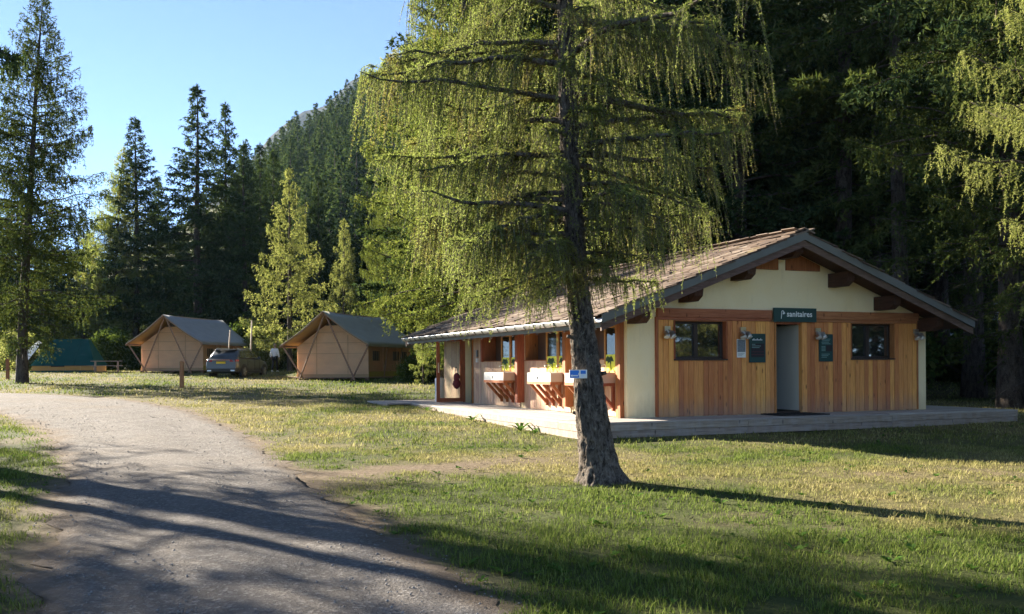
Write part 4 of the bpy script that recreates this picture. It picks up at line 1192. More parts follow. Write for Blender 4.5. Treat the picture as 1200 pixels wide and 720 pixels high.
# shingles in overlapping ragged courses; the nearest on the sunny slope are single parts
sh_meshes = []
for i in range(10):
    wd = random.uniform(0.22, 0.46); ln = random.uniform(0.52, 0.66); th = random.uniform(0.022, 0.04)
    c = random.uniform(-0.03, 0.03); e = random.uniform(-0.03, 0.03)
    mb = MB().hexa([(-ln / 2 + c, -wd / 2, 0), (ln / 2, -wd / 2, 0), (ln / 2, wd / 2, 0), (-ln / 2 + e, wd / 2, 0),
                    (-ln / 2 + c, -wd / 2, th), (ln / 2, -wd / 2, th * 0.6), (ln / 2, wd / 2, th * 0.6), (-ln / 2 + e, wd / 2, th)])
    me = mb.mesh('shingle'); me.materials.append(M['shingle']); sh_meshes.append((me, wd, ln, mb))
far_sh = MB(); count = 0
slen = math.hypot(1, SLOPE); ang = math.atan(SLOPE)
for side in (0, 1):
    wmax = RIDGE_W - EAVE_L if side == 0 else EAVE_R - RIDGE_W
    ncourse = int(wmax * slen / 0.235)
    for c_ in range(ncourse + 1):
        wpos = -0.06 + c_ * 0.235 / slen
        if wpos > wmax - 0.03: continue
        y = T0 - 0.05 + random.uniform(-0.05, 0.05)
        while y < T1:
            me, wd, ln, mb = random.choice(sh_meshes)
            yc = y + wd / 2
            w = (EAVE_L + wpos if side == 0 else EAVE_R - wpos)
            up = 1 if side == 0 else -1
            dd = ln / 2 * 0.9 + random.uniform(-0.035, 0.035)
            wc = w + up * dd / slen
            if (wc - RIDGE_W) * up > 0.05: wc = RIDGE_W - up * 0.02
            zc_ = RIDGE_Z - SLOPE * abs(wc - RIDGE_W) + 0.005
            rot = (Matrix.Translation((wc, yc, zc_)) @ Matrix.Rotation(0 if side == 0 else math.pi, 4, 'Z')
                   @ Matrix.Rotation(-(ang - 0.06 + random.uniform(-0.012, 0.03)), 4, 'Y') @ Matrix.Rotation(random.uniform(-0.05, 0.05), 4, 'Z') @ Matrix.Rotation(random.uniform(-0.05, 0.05), 4, 'X'))
            if side == 0 and count < 300 and yc < 3.4:
                o = link('shingle', me, None, ROOF); o.matrix_local = rot; count += 1
            else:
                far_sh.add([rot @ Vector(p) for p in mb.v], mb.f)
            y += wd + random.uniform(0.0, 0.02)
# ridge capping shingles
yy = T0 - 0.04
while yy < T1:
    l = random.uniform(0.35, 0.5)
    for up in (1, -1):
        far_sh.hexa([(RIDGE_W, yy, RIDGE_Z + 0.075), (RIDGE_W - up * 0.26, yy, RIDGE_Z + 0.075 - 0.26 * SLOPE), (RIDGE_W - up * 0.26, yy + l, RIDGE_Z + 0.07 - 0.26 * SLOPE), (RIDGE_W, yy + l, RIDGE_Z + 0.07),
                     (RIDGE_W, yy, RIDGE_Z + 0.105), (RIDGE_W - up * 0.27, yy, RIDGE_Z + 0.105 - 0.26 * SLOPE), (RIDGE_W - up * 0.27, yy + l, RIDGE_Z + 0.095 - 0.26 * SLOPE), (RIDGE_W, yy + l, RIDGE_Z + 0.095)])
    yy += l * 0.96
tag(far_sh.build('far_shingles', M['shingle'], ROOF), kind='stuff')

# gutter along the sunny eave with hooks, rafter tails and a plate below it
ge = MB(); n = 8
pr = [(EAVE_L - 0.075 + 0.085 * math.cos(a), rz(EAVE_L) - 0.07 + 0.085 * math.sin(a)) for a in [math.pi + math.pi * k / n for k in range(n + 1)]]
pin = [(EAVE_L - 0.075 + 0.075 * math.cos(a), rz(EAVE_L) - 0.07 + 0.075 * math.sin(a)) for a in [2 * math.pi - math.pi * k / n for k in range(n + 1)]]
ge.prism(pr + pin, 'y', T0 - 0.03, T1 + 0.03)
ge.tube([(EAVE_L - 0.163, T0 - 0.03, rz(EAVE_L) - 0.068), (EAVE_L - 0.163, T1 + 0.03, rz(EAVE_L) - 0.068)], 0.014, 6)
GUT = ge.build('gutter', M['metal'], ROOF)
y = T0 + 0.2
while y < T1:
    hk = MB()
    pts_ = [(EAVE_L - 0.075 + 0.094 * math.cos(a), y, rz(EAVE_L) - 0.07 + 0.094 * math.sin(a)) for a in [math.pi + math.pi * k / 6 for k in range(7)]]
    hk.tube([(EAVE_L - 0.172, y, rz(EAVE_L) - 0.03)] + pts_, 0.010, 4)
    hk.build('gutter_hook', M['hook'], ROOF)
    y += 0.55
P_('fascia', M['barge_top'], ROOF, b=(EAVE_L + 0.022, EAVE_L + 0.045, T0 + 0.06, T1, rz(EAVE_L) - 0.24, rz(EAVE_L) - 0.05))
y = T0 + 0.35
while y < T1:
    MB().prism([(EAVE_L + 0.05, rz(EAVE_L) - 0.16), (0.12, rz(0.12) - 0.17), (0.12, rz(0.12) - 0.30), (EAVE_L + 0.05, rz(EAVE_L) - 0.28)], 'y', y - 0.04, y + 0.04).build('rafter', M['barge_low'], HB)
    y += 0.72

# long side wall: core, pale boards, bays with recess, sashes, film panels
core = MB()
bays = [(0.42, 0.98, 2.30), (2.66, 4.03, 5.34), (5.69, 7.02, 8.36)]
SILL, SHELF, WTOP = 1.74, 1.45, 2.47
X0, X1 = 0.012, 0.20
core.box(X0, X1, 0.245, 0.42, 0.2, 2.62)
for k, (a, b, c) in enumerate(bays):
    core.box(X0, X1, a, b, 0.2, SHELF - 0.03); core.box(X0, X1, b, c, 0.2, SILL - 0.01)
    nxt = bays[k + 1][0] if k < 2 else 9.30
    core.box(X0, X1, c, nxt, 0.2, WTOP)
core.box(X0, X1, 0.42, 12.1, WTOP, 2.72)
core.box(X0, X1, 10.05, 12.1, 0.2, WTOP)
core.box(X0, W, 11.9, 12.09, 0.2, 2.62)
core.prism([(X0, 2.72), (W, 2.72), (W, rz(W) - 0.17), (RIDGE_W, RIDGE_Z - 0.17), (X0, rz(0) - 0.17)], 'y', 11.9, 12.08)
core.box(W - 0.2, W - 0.005, 0.245, 11.9, 0.2, 2.55)
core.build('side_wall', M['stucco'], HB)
def boards(t0, t1, z0, z1, mat=M['pale']):
    n = max(1, round((t1 - t0) / 0.118)); st = (t1 - t0) / n
    for i in range(n):
        a = t0 + i * st + 0.0035; b = t0 + (i + 1) * st - 0.0035
        o = MB().box(0, 0.024, -(b - a) / 2, (b - a) / 2, 0, z1 - z0).build('wall_board', mat, HB)
        o.location = (-0.014 + random.uniform(-0.003, 0.003), (a + b) / 2, z0)
for k, (a, b, c) in enumerate(bays):
    boards(a, b, DZ + 0.012, SHELF - 0.035); boards(b, c, DZ + 0.012, SILL - 0.012)
    P_('sill_board', M['stain'], b=(-0.04, 0.2, b + 0.002, c - 0.002, SILL - 0.008, SILL + 0.016))
boards(2.30, 2.40, DZ + 0.012, WTOP); boards(5.34, 5.40, DZ + 0.012, WTOP); boards(8.36, 9.26, DZ + 0.012, WTOP)
boards(10.12, 12.05, DZ + 0.012, WTOP)
# corner posts, fins between the bays, top plate
P_('corner_post', M['beam_orange'], b=(-0.05, 0.011, 0.24, 0.41, DZ, 2.60))
P_('corner_post', M['stain'], b=(-0.10, 0.011, 0.13, 0.238, DZ, 2.62))
for t_ in (2.56, 5.44):
    P_('fin_post', M['stain'], b=(-0.22, -0.016, t_ - 0.05, t_ + 0.10, 0.66, 2.60))
P_('fin_post', M['stain'], b=(-0.10, -0.016, 8.33, 8.42, SILL - 0.01, 2.56))
P_('top_plate', M['beam_orange'], b=(-0.06, 0.011, 0.42, 9.3, WTOP + 0.002, WTOP + 0.13))
for k, (a, b, c) in enumerate(bays):
    # deep recess: stained far jamb and dull inner panel
    P_('recess_jamb', M['stain'], b=(-0.015, 0.36, c - 0.03, c - 0.002, SILL + 0.018, WTOP - 0.002))
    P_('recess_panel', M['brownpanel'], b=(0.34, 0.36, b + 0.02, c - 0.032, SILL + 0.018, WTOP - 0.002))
    P_('recess_head', M['stain'], b=(0.202, 0.36, b + 0.02, c - 0.002, WTOP, WTOP + 0.02))
    ns = 2 if k else 1
    st = (b - a) / ns
    for s_ in range(ns):
        t0_ = a + s_ * st + 0.006; t1_ = a + (s_ + 1) * st - 0.006
        f = MB(); e = 0.055
        f.box(-0.02, 0.035, t0_, t0_ + e, SHELF, WTOP - 0.004); f.box(-0.02, 0.035, t1_ - e, t1_, SHELF, WTOP - 0.004)
        f.box(-0.02, 0.035, t0_ + e, t1_ - e, WTOP - 0.06, WTOP - 0.004); f.box(-0.02, 0.035, t0_ + e, t1_ - e, SHELF, SHELF + 0.04)
        wo = f.build('window', M['frame'], HB)
        MB().box(0.004, 0.010, t0_ + e, t1_ - e, 1.84, WTOP - 0.06).build('pane', M['glass_side'], wo)
        MB().box(-0.008, 0.004, t0_ + e, t1_ - e, SHELF + 0.04, 1.838).build('film_panel', M['lime'], wo)
        # leaf motif: stem and drooping leaves along the top of the panel
        mo = MB(); tc_ = (t0_ + t1_) / 2; hw = (t1_ - t0_) / 2 - e
        mo.tube([(-0.011, tc_ - 0.04, SHELF + 0.05), (-0.011, tc_ - 0.01, SHELF + 0.17), (-0.011, tc_ + 0.05, SHELF + 0.30)], 0.011, 4)
        for q in range(9):
            a_ = R(188 + q * 20.5); l_ = hw * (0.75 + 0.3 * (q % 2))
            p0 = Vector((-0.0105, tc_ + 0.05, SHELF + 0.33)); d_ = Vector((0, math.cos(a_), math.sin(a_) * 0.55 - 0.12))
            sd_ = Vector((0, -d_.z, d_.y)).normalized() * 0.045
            mo.hexa([p0, p0 + d_ * l_ * 0.5 - sd_, p0 + d_ * l_, p0 + d_ * l_ * 0.5 + sd_] + [v_ + Vector((-0.003, 0, 0)) for v_ in (p0, p0 + d_ * l_ * 0.5 - sd_, p0 + d_ * l_, p0 + d_ * l_ * 0.5 + sd_)])
        mo.build('leaf_motif', M['motif'], wo)

# side door, glazed, standing open at a right angle to the wall
d0 = 10.06
P_('door_jamb', M['beam_orange'], b=(-0.05, 0.2, 9.26, 9.30, DZ, WTOP))
P_('door_jamb', M['beam_orange'], b=(-0.05, 0.2, d0, d0 + 0.06, DZ, WTOP))
fl = MB(); e = 0.10
xa, xb = -0.90, -0.055
fl.box(xa, xa + e, d0, d0 + 0.045, DZ + 0.02, 2.46); fl.box(xb - e, xb, d0, d0 + 0.045, DZ + 0.02, 2.46)
fl.box(xa + e, xb - e, d0, d0 + 0.045, DZ + 0.02, DZ + 0.14); fl.box(xa + e, xb - e, d0, d0 + 0.045, 2.37, 2.46)
DO = fl.build('door_leaf', M['beam_orange'], HB)
MB().box(xa + e, xb - e, d0 + 0.02, d0 + 0.028, DZ + 0.14, 2.37).build('pane', M['clear'], DO)
MB().box(xa + 0.035, xa + 0.065, d0 - 0.035, d0 - 0.002, 1.42, 1.72).build('door_handle', M['chrome'], DO)
P_('inner_wall', M['interior'], b=(1.6, 1.7, 8.6, 11.8, DZ, 2.6))

# ------------------------------------------------------------------ deck round the washhouse
DK = thing('wooden_deck', 'low grey weathered timber deck running round the front and long side of the washhouse', 'deck', BO, BA)
def deckplank(x0, x1, y0, y1):
    zt = DZ + random.uniform(-0.004, 0.003)
    o = MB().box(-(x1 - x0) / 2, (x1 - x0) / 2, -(y1 - y0) / 2, (y1 - y0) / 2, -0.035, 0).build('plank', M['deck'], DK)
    o.location = ((x0 + x1) / 2, (y0 + y1) / 2, zt)
DF, DLX, DRX, DBK = -1.10, -1.62, 9.85, 13.0
y = DF
while y < -0.02:
    y1 = min(y + 0.14, -0.005)
    cuts = [DLX, random.uniform(1.0, 3.5), random.uniform(5.0, 7.5), DRX]
    for a, b in zip(cuts[:-1], cuts[1:]): deckplank(a + 0.003, b - 0.003, y + 0.004, y1 - 0.004)
    y = y1
x = DLX
while x < -0.03:
    x1 = min(x + 0.14, -0.02)
    cuts = [0.0, random.uniform(2.5, 5.5), random.uniform(7.0, 10.0), DBK]
    for a, b in zip(cuts[:-1], cuts[1:]): deckplank(x + 0.004, x1 - 0.004, a + 0.003, b - 0.003)
    x = x1
# far corner landing, a step lower, lying in the grass
for i in range(6):
    deckplank(-2.35, DLX - 0.004, 10.4 + i * 0.42, 10.4 + i * 0.42 + 0.41)
y = 0.0
while y < 3.0:
    deckplank(W + 0.004, DRX, y + 0.004, y + 0.136); y += 0.14
def edge(a, b, name='edge_board'):
    for z0, z1, off in ((DZ - 0.165, DZ - 0.038, 0.0), (DZ - 0.31, DZ - 0.172, -0.012)):
        aa = Vector((a[0], a[1], 0)); bb = Vector((b[0], b[1], 0)); d = (bb - aa).normalized(); nn = Vector((d.y, -d.x, 0))
        L_ = (bb - aa).length; k = max(1, round(L_ / 3.9))
        for i in range(k):
            p = aa + d * (L_ * i / k + 0.004) + nn * off; q = aa + d * (L_ * (i + 1) / k - 0.004) + nn * off
            MB().beam(p + Vector((0, 0, (z0 + z1) / 2)), q + Vector((0, 0, (z0 + z1) / 2)), 0.04, z1 - z0).build(name, M['deck_edge'], DK)
edge((DLX, DF + 0.03), (DRX, DF + 0.03)); edge((DLX + 0.03, DBK), (DLX + 0.03, DF)); edge((DRX - 0.03, DF), (DRX - 0.03, 3.0)); edge((-2.33, 12.9), (-2.33, 10.4))
for i in range(7):
    x = DLX + 0.25 + i * (DRX - DLX - 0.5) / 6
    MB().box(x - 0.06, x + 0.06, DF + 0.12, DF + 0.24, -0.05, DZ - 0.04).build('support_post', M['deck_edge'], DK)

def at_b(name, label, cat, w, t, z, group=None):
    return thing(name, label, cat, B(w, t, z), BA, group)

# ------------------------------------------------------------------ outdoor basins on timber brackets
def basin(t0, t1, label):
    o = at_b('wash_basin', label, 'basin', 0, (t0 + t1) / 2, 0, 'outdoor basins along the long wall')
    h = (t1 - t0) / 2
    tr_ = MB()
    zt, zb = 1.44, 1.235
    tr_.box(-0.52, -0.49, -h, h, zb, zt); tr_.box(-0.05, -0.022, -h, h, zb, zt)
    tr_.box(-0.49, -0.05, h - 0.03, h, zb, zt); tr_.box(-0.49, -0.05, -0.02, 0.02, zb, zt - 0.02)
    tr_.box(-0.49, -0.05, -h + 0.03, h - 0.03, zb, zb + 0.03)
    tr_.build('trough', M['sinkwhite'], o)
    MB().box(-0.524, -0.022, -h - 0.012, -h + 0.028, zb - 0.002, zt + 0.002).build('end_shade_panel', M['basin_end_shade'], o)
    for yy in ((-h * 0.5), (h * 0.5)):
        tp = MB().tube([(-0.06, yy, 1.42), (-0.06, yy, 1.60), (-0.10, yy, 1.635), (-0.21, yy, 1.61), (-0.21, yy, 1.575)], 0.014, 6)
        tp.build('tap', M['chrome'], o, True)
    MB().tube([(-0.53, h * 0.1, 1.36), (-0.53, h * 0.1, 1.28)], 0.012, 6).build('overflow_pipe', M['chrome'], o)
    for yy in (-h + 0.06, -h * 0.25, h * 0.3, h - 0.10):
        br = MB()
        br.beam((-0.51, yy, 1.20), (-0.02, yy, 1.20), 0.07, 0.065)
        br.beam((-0.47, yy, 1.165), (-0.055, yy, 0.72), 0.065, 0.075, (0, 1, 0))
        br.beam((-0.05, yy, 0.64), (-0.05, yy, 1.165), 0.066, 0.06, (0, 1, 0))
        br.build('bracket', M['stain'], o)
    MB().box(-0.53, -0.49, -h, h, 1.168, 1.233).build('front_rail', M['beam_orange'], o)
basin(0.46, 1.90, 'white outdoor basin nearest the corner, partly hidden by the larch trunk')
basin(2.66, 4.02, 'white outdoor basin under the middle pair of yellow window panels')
basin(5.58, 7.02, 'white outdoor basin nearest the open glazed side door')

# things by the side door
bg = at_b('bag', 'dark red bag hanging on the inside of the open glazed door', 'bag', -0.30, d0 - 0.03, 1.30)
bm_ = bmesh.new()
for (zz_, r_) in ((0.0, 0.11), (-0.20, 0.13)):
    ret = bmesh.ops.create_icosphere(bm_, subdivisions=2, radius=r_)
    for v_ in ret['verts']:
        v_.co = Vector((v_.co.x * 0.95 + random.uniform(-0.008, 0.008), v_.co.y * 0.55 - 0.06, v_.co.z * 1.25 + zz_ - 0.02))
me = bpy.data.meshes.new('pouch'); bm_.to_mesh(me); bm_.free(); link('pouch', me, M['red'], bg)
MB().tube([(-0.05, -0.05, 0.10), (-0.02, -0.03, 0.26), (0.0, -0.02, 0.30), (0.02, -0.03, 0.26), (0.05, -0.05, 0.10)], 0.012, 5).build('strap', M['hook'], bg)
cn = at_b('canister', 'white cylinder canister standing on the deck behind the glazed door', 'canister', -0.66, d0 + 0.45, DZ)
MB().tube([(0, 0, 0), (0, 0, 0.04), (0, 0, 0.70), (0, 0, 0.74)], [0.13, 0.15, 0.15, 0.13], 20).build('body', M['paper'], cn, True)
MB().tube([(0, 0, 0.74), (0, 0, 0.78)], [0.10, 0.08], 20).build('lid', M['interior'], cn, True)
sw = at_b('wall_switch', 'small white switch box on the board wall beside the side door', 'switch', -0.02, 8.85, 1.78)
MB().box(-0.05, 0, -0.05, 0.05, -0.06, 0.06).build('box', M['paper'], sw); MB().box(-0.05, 0, -0.04, 0.04, 0.10, 0.30).build('bracket', M['hook'], sw)

# ------------------------------------------------------------------ signs, notices and lamps on the gable
def text_mesh(txt, size, ext, shear=0.0):
    cu = bpy.data.curves.new('lettering', 'FONT'); cu.body = txt; cu.size = size; cu.extrude = ext; cu.shear = shear
    cu.align_x = 'LEFT'; cu.space_character = 1.05; cu.offset = size * 0.018; cu.resolution_u = 3
    t_ = bpy.data.objects.new('lettering', cu); COL.objects.link(t_)
    bpy.context.view_layer.update()
    me = bpy.data.meshes.new_from_object(t_.evaluated_get(bpy.context.evaluated_depsgraph_get()))
    bpy.data.objects.remove(t_); bpy.data.curves.remove(cu)
    return me
sg = at_b('door_sign', 'dark green sign reading sanitaires above the front door', 'sign', 4.19, -0.115, 2.70)
MB().box(-0.585, 0.585, -0.012, 0.012, -0.155, 0.155).build('board', M['sign'], sg)
MB().box(-0.45, 0.45, 0.013, 0.03, -0.03, 0.03).build('mount', M['hook'], sg)
le = link('lettering', text_mesh('sanitaires', 0.175, 0.002), M['print'], sg); le.location = (-0.235, -0.0145, -0.035); le.rotation_euler = (R(90), 0, 0)
lg = MB()
stk = [(-0.385, -0.085), (-0.375, 0.0), (-0.37, 0.075), (-0.345, 0.095), (-0.32, 0.075), (-0.30, 0.035)]
for a, b in zip(stk[:-1], stk[1:]):
    lg.beam((a[0], -0.0135, a[1]), (b[0], -0.0135, b[1]), 0.003, 0.014, (0, 1, 0)) if False else lg.beam((a[0], -0.0135, a[1]), (b[0], -0.0135, b[1]), 0.016, 0.003, (0, 1, 0))
lg.prism([(-0.345, 0.045), (-0.30, 0.065), (-0.275, 0.035), (-0.31, 0.015), (-0.34, 0.01)], 'y', -0.0152, -0.0122)
lg.build('logo', M['print'], sg)

def notice(w, z, wd, ht, label, name='notice_board'):
    o = at_b(name, label, 'notice', w, -0.048, z)
    MB().box(-wd / 2, wd / 2, -0.008, 0.008, -ht / 2, ht / 2).build('board', M['sign'], o)
    return o
n1_ = notice(3.22, 1.965, 0.43, 0.63, 'dark green notice board left of the front door with a black table')
q = MB()
for i in range(9):     # unreadable heading
    q.box(-0.135 + i * 0.03, -0.115 + i * 0.03, -0.0105, -0.0082, 0.17, 0.19 + 0.02 * (i % 3 == 1))
q.build('heading', M['print'], n1_)
q = MB(); q.box(-0.17, 0.18, -0.0098, -0.0082, -0.20, 0.10); q.build('table_print', M['print_dark'], n1_)
q = MB()
for i, l in enumerate((0.09, 0.24, 0.20)): q.box(-0.15, -0.15 + l, -0.0118, -0.0101, 0.075 - i * 0.035, 0.09 - i * 0.035)
q.build('text_lines', M['print_dim'], n1_)
q = MB()
for i in range(2): q.box(-0.16, 0.17, -0.0118, -0.0101, -0.085 - 0.06 * i, -0.075 - 0.06 * i)
q.build('rules', M['print_red'], n1_)
n2_ = notice(5.10, 1.975, 0.39, 0.62, 'dark green notice board right of the front door with a dark block')
MB().box(-0.03, 0.02, -0.0105, -0.0082, 0.245, 0.265).build('heading', M['print'], n2_)
q = MB()
for i in range(4): q.box(-0.13 + 0.01 * (i % 2), 0.12 - 0.02 * (i % 3), -0.0105, -0.0082, 0.19 - i * 0.035, 0.205 - i * 0.035)
for i in range(4): q.box(-0.13, -0.02, -0.0105, -0.0082, 0.02 - i * 0.03, 0.035 - i * 0.03)
for i in range(3): q.box(-0.13, 0.10 - 0.04 * i, -0.0105, -0.0082, -0.15 - i * 0.035, -0.135 - i * 0.035)
q.build('text_lines', M['print_dim'], n2_)
MB().box(0.0, 0.17, -0.0112, -0.0083, -0.08, 0.06).build('dark_block', M['print_dark'], n2_)
po = at_b('poster', 'small white poster with a grey photo left of the notice board', 'poster', 2.80, -0.045, 1.96)
MB().box(-0.115, 0.115, -0.004, 0.004, -0.20, 0.20).build('sheet', M['paper'], po)
MB().box(-0.105, 0.105, -0.0065, -0.0045, -0.08, 0.185).build('photo_print', M['photo_grey'], po)
q = MB()
for i in range(3): q.box(-0.09, 0.08 - 0.03 * i, -0.0062, -0.0045, -0.115 - i * 0.025, -0.107 - i * 0.025)
q.build('text_lines', M['photo_grey'], po)

lamp0 = None
LP = [(0.92, 'twin steel spot lamp at the left corner of the gable planks'), (2.83, 'twin steel spot lamp between the left window and the notice board'),
      (4.86, 'twin steel spot lamp just right of the front door'), (7.76, 'twin steel spot lamp at the right corner of the gable')]
for i, (w, lab) in enumerate(LP):
    if lamp0 is None:
        o = thing('wall_lamp', lab, 'lamp', (0, 0, 0), BA)
        MB().box(-0.07, 0.07, -0.04, 0.0, 0.0, 0.10).build('mount', M['chrome'], o)
        for sx in (-1, 1):
            MB().tube([(sx * 0.03, -0.03, 0.03), (sx * 0.05, -0.09, -0.01), (sx * 0.055, -0.10, -0.03)], 0.014, 6).build('arm', M['chrome'], o)
            s_ = MB().tube([(sx * 0.055, -0.08, 0.0), (sx * 0.06, -0.10, -0.03), (sx * 0.07, -0.13, -0.10), (sx * 0.075, -0.145, -0.13)], [0.03, 0.062, 0.07, 0.074], 14).build('spot_head', M['chrome'], o, True)
            MB().tube([(sx * 0.0755, -0.146, -0.131), (sx * 0.0765, -0.149, -0.137)], [0.064, 0.06], 14).build('lens', M['paper'], s_)
        lamp0 = o
    else:
        o = copy_tree(lamp0)
    o.location = B(w, -0.05, 2.32); o['label'] = lab; o['group'] = 'spot lamps on the gable'
mt_ = at_b('doormat', 'black rubber doormat on the deck in front of the open front door', 'doormat', 3.85, -0.52, DZ + 0.004)
mm = MB(); mm.box(-0.62, 0.62, -0.38, 0.38, 0, 0.022); mm.build('mat', M['black'], mt_)
mm = MB()
for i in range(9): mm.box(-0.58 + i * 0.13, -0.52 + i * 0.13, -0.34, 0.34, 0.0225, 0.029)
mm.build('ribs', M['black'], mt_)

# blue waymark nailed to the larch
bs = thing('trail_sign', 'small blue and white sign with an arrow nailed to the larch trunk', 'sign', (0.85, 12.12, 1.495), R(8))
MB().box(-0.115, 0.115, -0.006, 0.006, -0.055, 0.055).build('board', M['paper'], bs)
MB().box(-0.108, 0.008, -0.0085, -0.0063, -0.047, 0.047).build('blue_field', M['blue'], bs)
MB().box(0.03, 0.098, -0.0085, -0.0063, 0.002, 0.046).build('blue_field', M['blue'], bs)
q = MB(); q.prism([(-0.103, -0.02), (-0.08, -0.002), (-0.08, -0.012), (-0.005, -0.012), (-0.005, -0.028), (-0.08, -0.028), (-0.08, -0.038)], 'y', -0.0108, -0.0088); q.build('arrow', M['paper'], bs)
q = MB(); q.prism([(-0.002, 0.0), (0.012, 0.03), (0.026, 0.03), (0.03, -0.045), (0.018, -0.045)], 'y', -0.0110, -0.0087); q.build('figure_mark', M['paper'], bs)
q = MB()
for i in range(3): q.box(0.036, 0.095 - 0.012 * i, -0.0085, -0.0064, -0.012 - i * 0.014, -0.006 - i * 0.014)
q.build('text_lines', M['bluepale'], bs)
MB().tube([(0, -0.001, 0.046), (0, -0.011, 0.046)], 0.004, 6).build('nail', M['hook'], bs)
MB().box(-0.02, 0.05, 0.0062, 0.16, -0.02, 0.02).build('mount_block', M['bark'], bs)

# ------------------------------------------------------------------ SAFARI TENTS
def solid(quads, th, name, mat, parent):
    """thin fabric sheet with real thickness"""
    mb = MB()
    for q in quads:
        a, b, c, d = [Vector(p) for p in q]
        n_ = (b - a).cross(d - a).normalized() * th
        mb.hexa([a - n_, b - n_, c - n_, d - n_, a, b, c, d])
    return mb.build(name, mat, parent)
def safari_tent(label, x, y, rz_, fly):
    o = thing('safari_tent', label, 'tent', (x, y, gz(x, y)), rz_, 'safari tents')
    hw, D = 2.05, 5.2
    # floor platform
    for i in range(14):
        MB().box(-2.25 + i * 0.322, -2.25 + i * 0.322 + 0.312, -0.35, D + 0.1, 0.10, 0.145).build('floor_board', M['pole'], o)
    for px in (-2.0, 0, 2.0):
        for py in (0.0, 2.6, 5.0): MB().box(px - 0.08, px + 0.08, py - 0.08, py + 0.08, -0.35, 0.098).build('support_block', M['pole'], o)
    # canvas front: gable panel with seams, dark vent on top
    MB().prism([(-hw, 0.15), (hw, 0.15), (hw, 1.72), (0.42, 2.80), (-0.42, 2.80), (-hw, 1.72)], 'y', 0, 0.02).build('front_canvas', M['canvas'], o)
    MB().prism([(-0.40, 2.81), (0.40, 2.81), (0, 3.08)], 'y', 0.0, 0.02).build('vent', M['mesh_dark'], o)
    for zz_ in (2.45, 1.9, 1.35): MB().box(-min(hw, (3.1 - zz_) * 1.5) + 0.05, min(hw, (3.1 - zz_) * 1.5) - 0.05, -0.006, -0.001, zz_, zz_ + 0.025).build('seam', M['canvas_side'], o)
    for xx in (-0.9, 0.9): MB().box(xx - 0.02, xx + 0.02, -0.012, -0.007, 0.2, 2.3).build('door_zip', M['canvas_side'], o)
    MB().box(-hw - 0.02, hw + 0.02, -0.03, -0.014, 0.15, 0.30).build('base_band', M['canvas_side'], o)
    for sx in (-1, 1):
        sw_ = MB(); sw_.box(*(sorted((sx * hw, sx * (hw - 0.02)))), 0.021, D, 0.15, 1.74); wl = sw_.build('side_canvas', M['canvas_side'], o)
        for yy in (0.5, 2.9, 3.9):
            a = sx * (hw + 0.002); b = sx * (hw + 0.014)
            MB().box(min(a, b), max(a, b), yy, yy + 0.75, 0.98, 1.48).build('mesh_window', M['mesh_dark'], wl)
            fr_ = MB()
            for k in range(3): fr_.box(min(b, sx * (hw + 0.02)), max(b, sx * (hw + 0.02)), yy + 0.24 * k + 0.12, yy + 0.24 * k + 0.135, 0.98, 1.48)
            fr_.build('window_strip', M['canvas_side'], wl)
        a = sx * (hw + 0.003); b = sx * (hw + 0.02)
        MB().box(min(a, b), max(a, b), 0.03, D - 0.02, 0.16, 0.42).build('base_band', M['band'], o)
        for yy in (1.7, 3.4): MB().box(min(a, b), max(a, b), yy - 0.03, yy + 0.03, 0.43, 1.72).build('seam', M['canvas'], o)
    MB().prism([(-hw, 0.15), (hw, 0.15), (hw, 1.72), (0, 3.08), (-hw, 1.72)], 'y', D - 0.02, D).build('back_canvas', M['canvas_side'], o)
    # inner roof of the tent body
    solid([((-hw, 0.02, 1.73), (0, 0.02, 3.09), (0, D, 3.09), (-hw, D, 1.73)), ((0, 0.02, 3.09), (hw, 0.02, 1.73), (hw, D, 1.73), (0, D, 3.09))], 0.015, 'inner_roof', M['canvas_side'], o)
    # fly: sags a little between ridge and eave; lining below, eave flap
    EX, EZ, RZ = 2.5, 1.80, 3.50
    Y0, Y1 = -0.9, D + 0.5
    RY0, RY1 = -1.0, D + 1.2
    for sx in (-1, 1):
        nn = 8; mm_ = 12
        vs = []; fs = []
        for i in range(nn + 1):
            s = i / nn
            for j in range(mm_ + 1):
                t = j / mm_
                ya = RY0 * (1 - s) + Y0 * s; yb = RY1 * (1 - s) + Y1 * s
                sagz = -0.10 * math.sin(math.pi * s) - 0.03 * abs(math.sin(t * math.pi * 3)) * math.sin(math.pi * s) - 0.05 * math.sin(math.pi * t) * (1 - s)
                vs.append((sx * EX * s, ya + (yb - ya) * t, RZ + (EZ - RZ) * s + sagz))
        for i in range(nn):
            for j in range(mm_):
                a = i * (mm_ + 1) + j
                fs.append((a, a + 1, a + mm_ + 2, a + mm_ + 1))
        nv = len(vs)
        low = [(p[0], p[1], p[2] - 0.03) for p in vs]
        fm = MB().add(vs, fs).mesh('fly', True); fm.materials.append(fly)
        for p in fm.polygons: pass
        fo = link('fly', fm, None, o)
        md = fo.modifiers.new('thickness', 'SOLIDIFY'); md.thickness = 0.012; md.offset = 0
        lo = MB().add(low, fs).mesh('fly_lining', True); lo.materials.append(M['fly_under'])
        lo_ = link('fly_lining', lo, None, o)
        md = lo_.modifiers.new('thickness', 'SOLIDIFY'); md.thickness = 0.006; md.offset = 0
        # scalloped eave flap
        ef = MB()
        for j in range(mm_):
            ya = Y0 + (Y1 - Y0) * j / mm_; yb = Y0 + (Y1 - Y0) * (j + 1) / mm_
            ef.box(min(sx * EX, sx * (EX + 0.012)), max(sx * EX, sx * (EX + 0.012)), ya, yb - 0.01, EZ - 0.12, EZ + 0.01)
        ef.build('eave_flap', fly, o)
